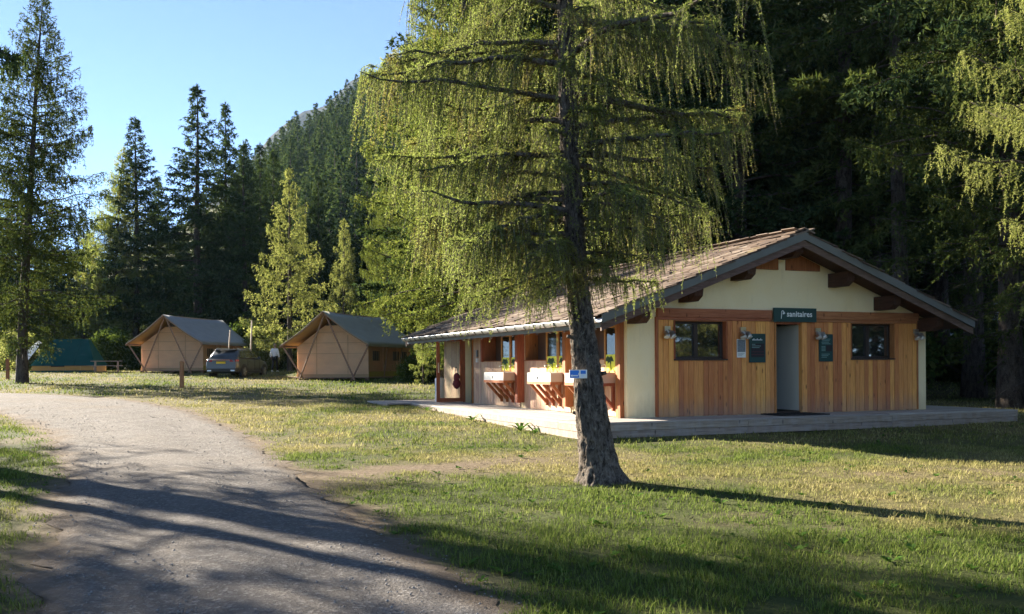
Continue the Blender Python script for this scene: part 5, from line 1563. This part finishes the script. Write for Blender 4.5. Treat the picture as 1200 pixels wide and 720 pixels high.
        # verge pole under the front edge, eave pole
        MB().tube([(0, RY0 + 0.06, RZ - 0.08), (sx * EX * 0.5, -0.9, (RZ + EZ) / 2 - 0.17), (sx * EX, Y0 + 0.06, EZ - 0.07)], 0.035, 7).build('verge_pole', M['pole'], o)
        MB().tube([(sx * (EX - 0.03), Y0 - 0.1, EZ - 0.09), (sx * (EX - 0.03), Y1 + 0.1, EZ - 0.09)], 0.04, 7).build('eave_pole', M['pole'], o)
        for yy in (Y0 + 0.2, Y1 - 0.1):
            MB().tube([(sx * (EX - 0.05), yy - 0.05, EZ - 0.05), (sx * 1.15, yy + 0.25, -0.35)], 0.045, 7).build('slanting_pole', M['pole'], o)
            MB().tube([(0.03 * sx, yy + (-0.05 if yy < 1 else 0.05), RZ - 0.16), (sx * 1.75, yy + 0.12, -0.35)], 0.045, 7).build('frame_pole', M['pole'], o)
        for yy in (1.4, 3.2): MB().tube([(sx * (EX - 0.04), yy, EZ - 0.08), (sx * (hw + 0.10), yy + 0.1, -0.30)], 0.035, 6).build('side_pole', M['pole'], o)
    MB().tube([(0, RY0 - 0.06, RZ - 0.07), (0, RY1, RZ - 0.07)], 0.05, 8).build('ridge_pole', M['pole'], o)
    return o
safari_tent('safari tent with a grey blue fly, standing behind the parked car', -20.75, 57.6, R(-10.5), M['fly_grey'])
safari_tent('safari tent with an olive grey fly, the nearer one beside the washhouse', -9.25, 48.6, R(-18), M['fly_olive'])

# teal tent at the far left
tx, ty = at_x(74, 60), 60
gt = thing('ridge_tent', 'dark teal tent with an orange tan base band behind the leaning larch', 'tent', (tx, ty, gz(tx, ty)), R(8))
MB().hexa([(-2.0, 0, 0.42), (1.9, 0, 0.42), (1.9, 3, 0.42), (-2.0, 3, 0.42), (-1.0, 1.3, 2.15), (1.15, 1.3, 2.15), (1.15, 1.7, 2.15), (-1.0, 1.7, 2.15)]).build('roof', M['teal'], gt)
for a, b in ((-1.9, -0.9), (-0.88, 0.1), (0.12, 1.0), (1.02, 1.8)): MB().box(a, b, 0.06, 0.09, 0.10, 0.43).build('wall_panel', M['orange_band'], gt)
MB().box(-1.9, 1.8, 0.092, 2.95, 0.02, 0.418).build('inner_wall', M['canvas_side'], gt)
MB().box(-2.0, 1.9, 0.03, 0.05, 0.0, 0.12).build('ground_flap', M['teal'], gt)
MB().box(-0.75, 0.05, 0.03, 0.055, 0.36, 0.44).build('dark_strip', M['black'], gt)
MB().tube([(0.6, -0.02, 0.42), (0.75, 1.28, 2.14)], 0.02, 5).build('seam_pole', M['teal'], gt)
solid([((-2.7, -0.4, 0.75), (-1.95, -0.4, 0.80), (-1.45, 0.5, 1.9), (-1.65, 0.5, 2.05))], 0.015, 'white_awning', M['white_canvas'], gt)
MB().tube([(-2.65, -0.4, -0.1), (-2.65, -0.4, 0.77)], 0.025, 6).build('awning_pole', M['pole_pale'], gt)
MB().tube([(-1.6, 0.5, 0), (-1.6, 0.5, 2.0)], 0.025, 6).build('awning_pole', M['pole_pale'], gt)

# picnic table near it
bx, by = at_x(125, 59), 59
pt = thing('picnic_table', 'small wooden picnic table between the teal tent and the first safari tent', 'table', (bx, by, gz(bx, by)), R(20))
for i in range(5): MB().box(-0.9, 0.9, -0.37 + i * 0.15, -0.37 + i * 0.15 + 0.135, 0.70, 0.74).build('top_board', M['deck_edge'], pt)
for sy in (-1, 1):
    MB().box(-0.9, 0.9, sy * 0.72 - 0.13, sy * 0.72 + 0.13, 0.41, 0.45).build('bench_seat', M['deck_edge'], pt)
    for sx in (-1, 1): MB().beam((sx * 0.65, sy * 0.25, 0.70), (sx * 0.65, sy * 0.62, -0.15), 0.08, 0.06).build('leg', M['deck_edge'], pt)
for sx in (-1, 1): MB().box(sx * 0.65 - 0.085, sx * 0.65 - 0.045, -0.80, 0.80, 0.33, 0.408).build('cross_bar', M['deck_edge'], pt)

# posts and poles standing in the field
def post(px, y, h, r, label, mat, square=True, tilt=0.0, name='wooden_post'):
    x = at_x(px, y)
    o = thing(name, label, 'post', (x, y, gz(x, y)), R(12))
    if square:
        MB().prism([(-r, -r * 0.8), (-r * 0.8, -r), (r * 0.8, -r), (r, -r * 0.8), (r, r * 0.8), (r * 0.8, r), (-r * 0.8, r), (-r, r * 0.8)], 'z', -0.3, h).build('shaft', mat, o)
        MB().prism([(-r * .7, -r * .7), (r * .7, -r * .7), (r * .7, r * .7), (-r * .7, r * .7)], 'z', h, h + 0.02).build('cap', mat, o)
    else:
        MB().tube([(0, 0, -0.3), (tilt * 0.5, 0, h * 0.5), (tilt, 0, h)], [r, r * 0.9, r * 0.7], 8).build('shaft', mat, o, True)
        MB().tube([(tilt, 0, h), (tilt * 1.02, 0, h + 0.05)], [r * 1.1, r * 0.8], 8).build('cap', mat, o)
    return o
post(213, 41, 1.14, 0.085, 'reddish brown square wooden post standing in the sunlit field', M['post'])
post(9, 51, 1.10, 0.08, 'weathered wooden post left of the leaning larch', M['post'])
post(293, 55.5, 3.1, 0.055, 'tall pale round pole standing behind the parked car', M['pole_pale'], False, 0.12, 'tent_pole')
post(265.5, 55.0, 2.55, 0.045, 'short slanting pole rising behind the car roof', M['pole_pale'], False, 0.22, 'tent_pole')

# ------------------------------------------------------------------ the parked car
def make_car():
    x, y = at_x(259, 51), 51
    o = thing('parked_car', 'dark grey estate car with roof rails and a yellow number plate, seen from behind', 'car', (x, y, gz(x, y)), R(-7.5))
    def loft(sections, name, mat, smooth=True, par=o):
        n = len(sections[0]); vs = [p for s_ in sections for p in s_]; fs = []
        for i in range(len(sections) - 1):
            for k in range(n):
                k2 = (k + 1) % n
                fs.append((i * n + k, i * n + k2, (i + 1) * n + k2, (i + 1) * n + k))
        fs.append(tuple(range(n - 1, -1, -1))); fs.append(tuple((len(sections) - 1) * n + k for k in range(n)))
        return MB().add(vs, fs).build(name, mat, par, smooth)
    def sec(y, hw, zb, zt):
        m_ = (zb + zt) / 2
        return [(-hw * .90, y, zb), (hw * .90, y, zb), (hw * .97, y, zb + .08), (hw, y, m_ - .05), (hw * .985, y, m_ + .12), (hw * .95, y, zt - .05), (hw * .90, y, zt), (-hw * .90, y, zt), (-hw * .95, y, zt - .05), (-hw * .985, y, m_ + .12), (-hw, y, m_ - .05), (-hw * .97, y, zb + .08)]
    body = loft([sec(0.0, .80, .46, .98), sec(.05, .88, .38, 1.02), sec(.35, .925, .28, 1.05), sec(1.2, .935, .24, 1.04), sec(2.6, .93, .24, 1.01), sec(3.55, .925, .25, .97), sec(4.2, .89, .28, .88), sec(4.55, .78, .36, .76), sec(4.66, .66, .44, .68)], 'body', M['carpaint'])
    for p in body.data.polygons:
        if len(p.vertices) > 4: p.use_smooth = False
    def gsec(y, hb, zb, hr, zr):
        return [(-hb, y, zb), (hb, y, zb), (hb * .6 + hr * .4, y, zb * .6 + zr * .4), (hr, y, zr - .07), (hr * .86, y, zr), (-hr * .86, y, zr), (-hr, y, zr - .07), (-(hb * .6 + hr * .4), y, zb * .6 + zr * .4)]
    loft([gsec(.14, .83, 1.0, .81, 1.06), gsec(.62, .86, 1.02, .69, 1.50), gsec(.80, .865, 1.02, .69, 1.545), gsec(1.7, .87, 1.02, .69, 1.575), gsec(2.55, .86, 1.0, .67, 1.545), gsec(3.45, .84, .96, .80, 1.0)], 'cabin', M['carpaint'])
    # glass: rear screen, side lights, windscreen
    off = 0.012
    def pane(c, n_):
        n_ = Vector(n_).normalized() * off
        c = [Vector(p) for p in c]
        return MB().hexa([p - n_ * 0.8 for p in c] + [p + n_ for p in c]).build('window', M['carglass'], o)
    pane([(-.70, .205, 1.075), (.70, .205, 1.075), (.58, .565, 1.435), (-.58, .565, 1.435)], (0, -.8, .6))
    for sx in (-1, 1):
        nx_ = (sx, 0, .3)
        pane([(sx * .832, .55, 1.09), (sx * .838, 1.35, 1.09), (sx * .705, 1.35, 1.47), (sx * .712, .85, 1.44)], nx_)
        pane([(sx * .838, 1.41, 1.09), (sx * .838, 2.25, 1.08), (sx * .700, 2.25, 1.47), (sx * .703, 1.41, 1.475)], nx_)
        pane([(sx * .838, 2.31, 1.08), (sx * .828, 3.0, 1.05), (sx * .715, 2.55, 1.45), (sx * .700, 2.31, 1.47)], nx_)
        # mirror
        MB().box(min(sx * .9, sx * 1.06), max(sx * .9, sx * 1.06), 2.78, 2.92, 1.02, 1.17).build('mirror', M['carpaint'], o)
        # roof rails
        MB().tube([(sx * .60, .75, 1.545), (sx * .60, .85, 1.605), (sx * .60, 1.7, 1.635), (sx * .60, 2.45, 1.60), (sx * .60, 2.55, 1.545)], 0.022, 6).build('roof_rail', M['silver'], o)
        # tail lamps wrapping the corner
        MB().hexa([(sx * .50, -.022, .86), (sx * .84, .012, .86), (sx * .915, .28, .90), (sx * .50, .05, .86), (sx * .50, -.016, .98), (sx * .83, .022, .985), (sx * .90, .28, .995), (sx * .50, .05, .98)]).build('tail_lamp', M['tail'], o)
        MB().box(min(sx * .55, sx * .78), max(sx * .55, sx * .78), -.03, .0, .36, .43).build('exhaust_trim', M['silver'], o)
        for yy in (.92, 3.72):
            arch = MB().tube([(sx * .90, yy, .345), (sx * .942, yy, .345)], 0.40, 24).build('wheel_arch', M['carplastic'], o)
            wh = MB().tube([(sx * .74, yy, .34), (sx * .765, yy, .34), (sx * .93, yy, .34), (sx * .955, yy, .34)], [.31, .345, .345, .31], 26).build('wheel', M['black'], o, True)
            rim = MB().tube([(sx * .94, yy, .34), (sx * .960, yy, .34)], [.235, .225], 22).build('rim', M['hook'], wh)
            sp_ = MB()
            for k in range(5):
                a = k * 2 * math.pi / 5
                sp_.beam((sx * .965, yy, .34), (sx * .965, yy + math.cos(a) * .22, .34 + math.sin(a) * .22), .05, .02, (1, 0, 0))
            sp_.build('spokes', M['alloy'], wh)
        # door shut lines
        for yy in (1.38, 2.33, 3.05): MB().box(min(sx * .925, sx * .938), max(sx * .925, sx * .938), yy - .006, yy + .006, .40, 1.0).build('door_gap', M['carplastic'], o)
        for yy in (1.55, 2.50): MB().box(min(sx * .925, sx * .955), max(sx * .925, sx * .955), yy, yy + .18, .86, .89).build('door_handle', M['carpaint'], o)
        MB().box(min(sx * .88, sx * .94), max(sx * .88, sx * .94), 1.35, 3.3, .25, .36).build('sill_trim', M['carplastic'], o)
    MB().box(-.50, .50, -.022, .02, .945, .985).build('light_bar', M['amber'], o)
    MB().hexa([(-.82, -.03, .34), (.82, -.03, .34), (.86, .25, .27), (-.86, .25, .27), (-.80, -.028, .50), (.80, -.028, .50), (.90, .25, .50), (-.90, .25, .50)]).build('rear_bumper', M['carplastic'], o)
    MB().hexa([(-.84, -.035, .52), (.84, -.035, .52), (.90, .2, .52), (-.90, .2, .52), (-.82, -.03, .66), (.82, -.03, .66), (.90, .2, .66), (-.90, .2, .66)]).build('bumper_skin', M['carpaint'], o)
    MB().box(-.26, .26, -.034, -.004, .77, .88).build('number_plate', M['plate'], o)
    MB().box(-.30, .30, -.026, -.002, .885, .915).build('plate_trim', M['carplastic'], o)
    MB().hexa([(-.62, .60, 1.50), (.62, .60, 1.50), (.62, .72, 1.535), (-.62, .72, 1.535), (-.60, .47, 1.535), (.60, .47, 1.535), (.62, .72, 1.565), (-.62, .72, 1.565)]).build('roof_spoiler', M['carpaint'], o)
    return o
make_car()

# ------------------------------------------------------------------ the person walking away
def skin_body(name, nodes, edges, mat, parent, sub=1):
    me = bpy.data.meshes.new(name)
    me.from_pydata([n_[0] for n_ in nodes], edges, [])
    o = bpy.data.objects.new(name, me); COL.objects.link(o)
    o.modifiers.new('skin', 'SKIN')
    bm = bmesh.new(); bm.from_mesh(me)
    lay = bm.verts.layers.skin.verify()
    bm.verts.ensure_lookup_table()
    for i, n_ in enumerate(nodes):
        bm.verts[i][lay].radius = n_[1] if hasattr(n_[1], '__len__') else (n_[1], n_[1])
        bm.verts[i][lay].use_root = (i == 0)
    bm.to_mesh(me); bm.free()
    md = o.modifiers.new('sub', 'SUBSURF'); md.levels = sub; md.render_levels = sub
    bpy.context.view_layer.update()
    me2 = bpy.data.meshes.new_from_object(o.evaluated_get(bpy.context.evaluated_depsgraph_get()))
    bpy.data.objects.remove(o)
    me2.polygons.foreach_set('use_smooth', np.ones(len(me2.polygons), bool))
    me2.materials.clear()
    return link(name, me2, mat, parent)
def person():
    x, y = at_x(322, 58), 58
    o = thing('person', 'person in a pale grey top and black trousers walking away past the car', 'person', (x, y, gz(x, y)), R(-8))
    # local: +y away from the camera; walking away, right foot forward
    J = dict(pelvis=((0, 0, .93), (.155, .10)), waist=((0, .01, 1.08), (.14, .095)), chest=((0, .02, 1.27), (.165, .11)), neck0=((0, .01, 1.42), (.075, .07)), neck=((0, .02, 1.49), .052), head0=((0, .045, 1.565), (.068, .082)), head1=((0, .045, 1.66), (.074, .09)), crown=((0, .04, 1.725), (.045, .055)),
             hl=((-.09, 0, .88), .085), kl=((-.10, -.02, .50), .058), al=((-.10, -.20, .11), .038), fl=((-.105, -.08, .045), .035),
             hr=((.09, 0, .88), .085), kr=((.10, .12, .50), .058), ar=((.10, .16, .09), .038), fr=((.105, .30, .04), .035),
             sl=((-.175, .0, 1.39), .058), el=((-.245, -.04, 1.13), .043), wl=((-.255, .06, .90), .030), pl=((-.255, .085, .83), (.022, .036)),
             sr=((.175, .0, 1.39), .058), er=((.245, -.03, 1.13), .043), wr=((.275, .01, .89), .030), pr=((.278, .02, .82), (.022, .036)))
    def fingers(px_, hand, s):
        b_ = Vector(J[hand][0]); out = {}
        for k in range(4):
            out['f%d%s' % (k, hand)] = (tuple(b_ + Vector((s * 0.004, -.024 + k * .017, -.055))), .0095)
            out['g%d%s' % (k, hand)] = (tuple(b_ + Vector((-s * .006, -.022 + k * .017, -.09 + (.012 if k in (0, 3) else 0)))), .008)
        out['t' + hand] = (tuple(b_ + Vector((-s * .012, .045, -.02))), .010)
        out['u' + hand] = (tuple(b_ + Vector((-s * .02, .055, -.05))), .009)
        return out
    J.update(fingers(0, 'pl', -1)); J.update(fingers(0, 'pr', 1))
    E_ = [('pelvis', 'waist'), ('waist', 'chest'), ('chest', 'neck0'), ('neck0', 'neck'), ('neck', 'head0'), ('head0', 'head1'), ('head1', 'crown'), ('pelvis', 'hl'), ('hl', 'kl'), ('kl', 'al'), ('al', 'fl'), ('pelvis', 'hr'), ('hr', 'kr'), ('kr', 'ar'), ('ar', 'fr'),
          ('chest', 'sl'), ('sl', 'el'), ('el', 'wl'), ('wl', 'pl'), ('chest', 'sr'), ('sr', 'er'), ('er', 'wr'), ('wr', 'pr')]
    for hnd in ('pl', 'pr'):
        for k in range(4): E_ += [(hnd, 'f%d%s' % (k, hnd)), ('f%d%s' % (k, hnd), 'g%d%s' % (k, hnd))]
        E_ += [(hnd, 't' + hnd), ('t' + hnd, 'u' + hnd)]
    keys = list(J); ix = {k: i for i, k in enumerate(keys)}
    skin_body('body', [J[k] for k in keys], [(ix[a], ix[b]) for a, b in E_], M['skin'], o)
    def clothing(name, ks, es, grow, mat):
        nodes = []
        for k in ks:
            p, r = J[k]; r = r if hasattr(r, '__len__') else (r, r)
            nodes.append((p, tuple(a + grow for a in r)))
        ii_ = {k: i for i, k in enumerate(ks)}
        skin_body(name, nodes, [(ii_[a], ii_[b]) for a, b in es], mat, o)
    clothing('top', ['waist', 'pelvis', 'chest', 'neck0', 'sl', 'el', 'wl', 'sr', 'er', 'wr'], [('pelvis', 'waist'), ('waist', 'chest'), ('chest', 'neck0'), ('chest', 'sl'), ('sl', 'el'), ('el', 'wl'), ('chest', 'sr'), ('sr', 'er'), ('er', 'wr')], .022, M['top'])
    J['pelvis'] = ((0, 0, .90), (.14, .095))
    clothing('trousers', ['pelvis', 'hl', 'kl', 'al', 'hr', 'kr', 'ar'], [('pelvis', 'hl'), ('hl', 'kl'), ('kl', 'al'), ('pelvis', 'hr'), ('hr', 'kr'), ('kr', 'ar')], .016, M['trousers'])
    bm = bmesh.new(); bmesh.ops.create_icosphere(bm, subdivisions=3, radius=1.0)
    for v in bm.verts:
        v.co = Vector((v.co.x * .092, v.co.y * .108 + .03, v.co.z * .105 + 1.66))
        if v.co.y > .09 and v.co.z < 1.69: v.co.y = .09
    me = bpy.data.meshes.new('hair'); bm.to_mesh(me); bm.free(); link('hair', me, M['hair'], o)
    for a, f in (('al', 'fl'), ('ar', 'fr')):
        p = Vector(J[f][0]); q = Vector(J[a][0])
        MB().tube([q + Vector((0, -.06, -.045)), q + Vector((0, .0, -.03)), p + Vector((0, 0, 0)), p + Vector((0, .10, -.015))], [.035, .05, .045, .025], 10).build('shoe', M['paper'], o, True)
    MB().tube([(0, .12, 1.63), (0, .142, 1.61), (0, .135, 1.60)], [.012, .016, .008], 6).build('nose', M['skin'], o, True)
    for sx in (-1, 1):
        MB().tube([(sx * .085, .045, 1.67), (sx * .097, .04, 1.645), (sx * .088, .045, 1.61)], [.010, .016, .010], 6).build('ear', M['skin'], o, True)
        MB().tube([(sx * .032, .118, 1.665), (sx * .032, .132, 1.665)], [.012, .006], 8).build('eye', M['trousers'], o, True)
person()

# ------------------------------------------------------------------ grass blades, weeds, twigs
def grass(n, y0, y1, xw, h, wd, pw, seed, name):
    rng = np.random.default_rng(seed)
    y = y0 + (y1 - y0) * rng.random(n) ** pw
    x = (rng.random(n) * 2 - 1) * (xw * y + 1.0)
    soil, dry = soil_dry_sun(x, y)
    w, t = to_b(x, y)
    on = (w > DLX - 0.02) & (w < DRX) & (t > DF - 0.02) & (t < DBK)
    on |= (w > -2.4) & (w < DLX) & (t > 10.3) & (t < 13.0)
    cl = 0.6 * vnoise(x, y, 0.35, 91) + 0.4 * vnoise(x, y, 0.11, 92)
    keep = (~on) & (rng.random(n) > soil * 1.02) & (rng.random(n) < np.clip((cl - 0.22) * 2.6, 0.08, 1))
    sdv = road_sd(x, y); keep &= sdv > -0.22 * vnoise(x, y, 0.3, 44) * 2 + 0.1
    x, y, dry, cl, soil = x[keep], y[keep], dry[keep], cl[keep], soil[keep]
    n = len(x)
    lush = 0.55 + 0.9 * np.clip(cl, 0, 1) ** 1.5 + 0.5 * (1 - dry) * vnoise(x, y, 1.1, 95)
    hh = h * (0.45 + 0.9 * rng.random(n) ** 1.6) * lush * (1 - 0.5 * soil)
    a = rng.random(n) * 6.283
    lean = (0.25 + 0.9 * rng.random(n)) * hh
    z = g(x, y) - 0.004
    sx = np.cos(a + 1.57) * wd * (0.6 + 0.8 * rng.random(n)); sy = np.sin(a + 1.57) * wd * (0.6 + 0.8 * rng.random(n))
    b0 = np.stack([x - sx, y - sy, z], -1); b1 = np.stack([x + sx, y + sy, z], -1)
    tp = np.stack([x + np.cos(a) * lean, y + np.sin(a) * lean, z + hh], -1)
    md = (b0 + b1) / 2 + np.stack([np.cos(a) * lean * 0.3, np.sin(a) * lean * 0.3, hh * 0.62], -1)
    m0 = md - np.stack([sx * 0.7, sy * 0.7, 0 * sx], -1); m1 = md + np.stack([sx * 0.7, sy * 0.7, 0 * sx], -1)
    V = np.stack([b0, b1, m1, m0, tp], 1).reshape(-1, 3)
    ix = np.arange(n)[:, None] * 5
    F = np.concatenate([ix + np.array([0, 1, 2]), ix + np.array([0, 2, 3]), ix + np.array([3, 2, 4])], 1).reshape(-1, 3)
    me = mesh_np(name, V, F)
    at = me.attributes.new('dry', 'FLOAT', 'POINT')
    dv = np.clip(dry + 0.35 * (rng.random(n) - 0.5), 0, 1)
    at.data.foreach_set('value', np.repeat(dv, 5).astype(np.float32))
    return me, n
for args in ((95000, 4.6, 9.5, 0.62, 0.052, 0.0036, 0.9, 1), (140000, 9.5, 17, 0.62, 0.050, 0.0048, 0.85, 2), (110000, 17, 30, 0.62, 0.060, 0.009, 0.8, 3), (80000, 30, 66, 0.62, 0.085, 0.02, 0.75, 4)):
    me, n = grass(*args, 'lawn_grass')
    tag(link('lawn_grass', me, M['blades']), 'short patchy lawn grass of dry straw and green tufts', 'grass', kind='stuff')

def weed(x, y, s, n, label, z=None):
    rng = np.random.default_rng(int(abs(x * 100 + y * 1000)))
    o = thing('weed', label, 'plant', (x, y, gz(x, y)), rng.random() * 6.28)
    for i in range(n):
        a = i * 2.4 + rng.random(); l = s * (0.6 + 0.6 * rng.random()); up = 0.35 + 0.7 * rng.random()
        d = Vector((math.cos(a), math.sin(a), 0)); sd = Vector((-d.y, d.x, 0)) * l * 0.16
        p = [Vector((0, 0, 0)), d * l * 0.35 + Vector((0, 0, l * up * 0.45)), d * l * 0.75 + Vector((0, 0, l * up * 0.75)), d * l * 1.1 + Vector((0, 0, l * up * 0.7))]
        mb = MB().add([p[0], p[1] - sd * 0.8, p[1] + sd * 0.8, p[2] - sd, p[2] + sd, p[3], p[1] - Vector((0, 0, .008)), p[2] - Vector((0, 0, .008))],
                      [(0, 1, 6), (0, 6, 2), (1, 3, 7, 6), (6, 7, 4, 2), (3, 5, 7), (7, 5, 4)])
        mb.build('leaf', M['weed'], o)
    return o
p = B(DLX - 0.25, 1.25, 0); weed(p.x, p.y, 0.26, 14, 'broad leafed green weed at the foot of the deck left of the larch trunk')
p = B(DLX - 0.22, 0.55, 0); weed(p.x, p.y, 0.20, 10, 'smaller leafy weed beside the broad one at the deck edge')
p = B(DLX - 0.2, 4.4, 0); weed(p.x, p.y, 0.22, 9, 'leafy weed halfway along the long deck edge')
p = B(DLX - 0.2, 8.1, 0); weed(p.x, p.y, 0.22, 8, 'leafy weed near the far end of the deck edge')

# broad leafed weeds, clover and dandelion rosettes scattered through the lawn
rng = np.random.default_rng(5)
n = 1500
wy = 5 + 22 * rng.random(n) ** 1.2; wx = (rng.random(n) * 2 - 1) * (0.62 * wy + 1)
so_, dr_ = soil_dry_sun(wx, wy); bw, bt = to_b(wx, wy)
k = (road_sd(wx, wy) > 0.05) & ~((bw > DLX - 0.1) & (bw < DRX + 0.1) & (bt > DF - 0.1) & (bt < DBK)) & (vnoise(wx, wy, 1.7, 60) > 0.42) & (rng.random(n) > dr_ * 0.75)
wx, wy = wx[k], wy[k]; n = len(wx); nlf = 8
a = rng.random((n, nlf)) * 6.283; l = (0.03 + 0.055 * rng.random((n, 1)) ** 2) * (0.6 + 0.7 * rng.random((n, nlf))); up = 0.25 + 0.7 * rng.random((n, nlf))
cx = np.cos(a); sy = np.sin(a); bz = g(wx, wy)[:, None] + 0.008 + 0 * a
def pt(rad, off, zz): return np.stack([wx[:, None] + cx * rad - sy * off, wy[:, None] + sy * rad + cx * off, bz + zz], -1)
V = np.stack([pt(0 * l, 0 * l, 0 * l), pt(l * 0.6, -l * 0.26, l * up * 0.6), pt(l * 1.1, 0 * l, l * up * 0.75), pt(l * 0.6, l * 0.26, l * up * 0.6)], 2).reshape(-1, 3)
tag(link('lawn_weeds', mesh_np('lawn_weeds', V, np.arange(len(V)).reshape(-1, 4)), M['weed']), 'low leafy weeds and clover dotted through the lawn', 'weeds', kind='stuff')

# fallen twigs and needle litter round the big larch
rng = np.random.default_rng(77)
n = 420
a = rng.random(n) * 6.28; r = 0.3 + 3.0 * rng.random(n) ** 0.8
x = 1.12 + r * np.cos(a); y = 12.35 + r * np.sin(a)
k = road_sd(x, y) > 0
x, y = x[k], y[k]; n = len(x)
th = rng.random(n) * 6.28; l = 0.02 + 0.10 * rng.random(n) ** 2
z = g(x, y) + 0.012
P = np.stack([np.stack([x, y, z], -1), np.stack([x + np.cos(th) * l, y + np.sin(th) * l, z + 0.01 * rng.random(n)], -1)], 1)
P[:, 1, 2] += 1e-4
tv, tf = tubes(P, np.full((n, 2), 0.0035), 3)
tag(link('needle_litter', mesh_np('needle_litter', tv, tf), M['bark_far']), 'small fallen twigs lying in the grass around the larch', 'twigs', kind='stuff')
tot = 0; seen = set()
for ob in sc.objects:
    if ob.type == 'MESH' and ob.data.name not in seen:
        seen.add(ob.data.name); tot += sum(len(p_.vertices) - 2 for p_ in ob.data.polygons) if len(ob.data.polygons) < 50000 else len(ob.data.polygons) * (2 if len(ob.data.polygons[0].vertices) == 4 else 1)
print('TRIS', tot, 'OBJECTS', len(sc.objects))

# thin valley haze: one closed box round everything
hz = MB().box(-11500, 11500, -9000, 13000, -8, 680).mesh('haze')
mh, nt, out = new_mat('valley_haze')
pv = N(nt, 'ShaderNodeVolumePrincipled')
pv.inputs['Color'].default_value = (0.42, 0.66, 1.0, 1)
pv.inputs['Density'].default_value = 0.00007
pv.inputs['Anisotropy'].default_value = 0.0
nt.links.new(pv.outputs[0], out.inputs['Volume'])
tag(link('haze', hz, mh), 'thin pale haze filling the valley air', 'haze', kind='stuff')
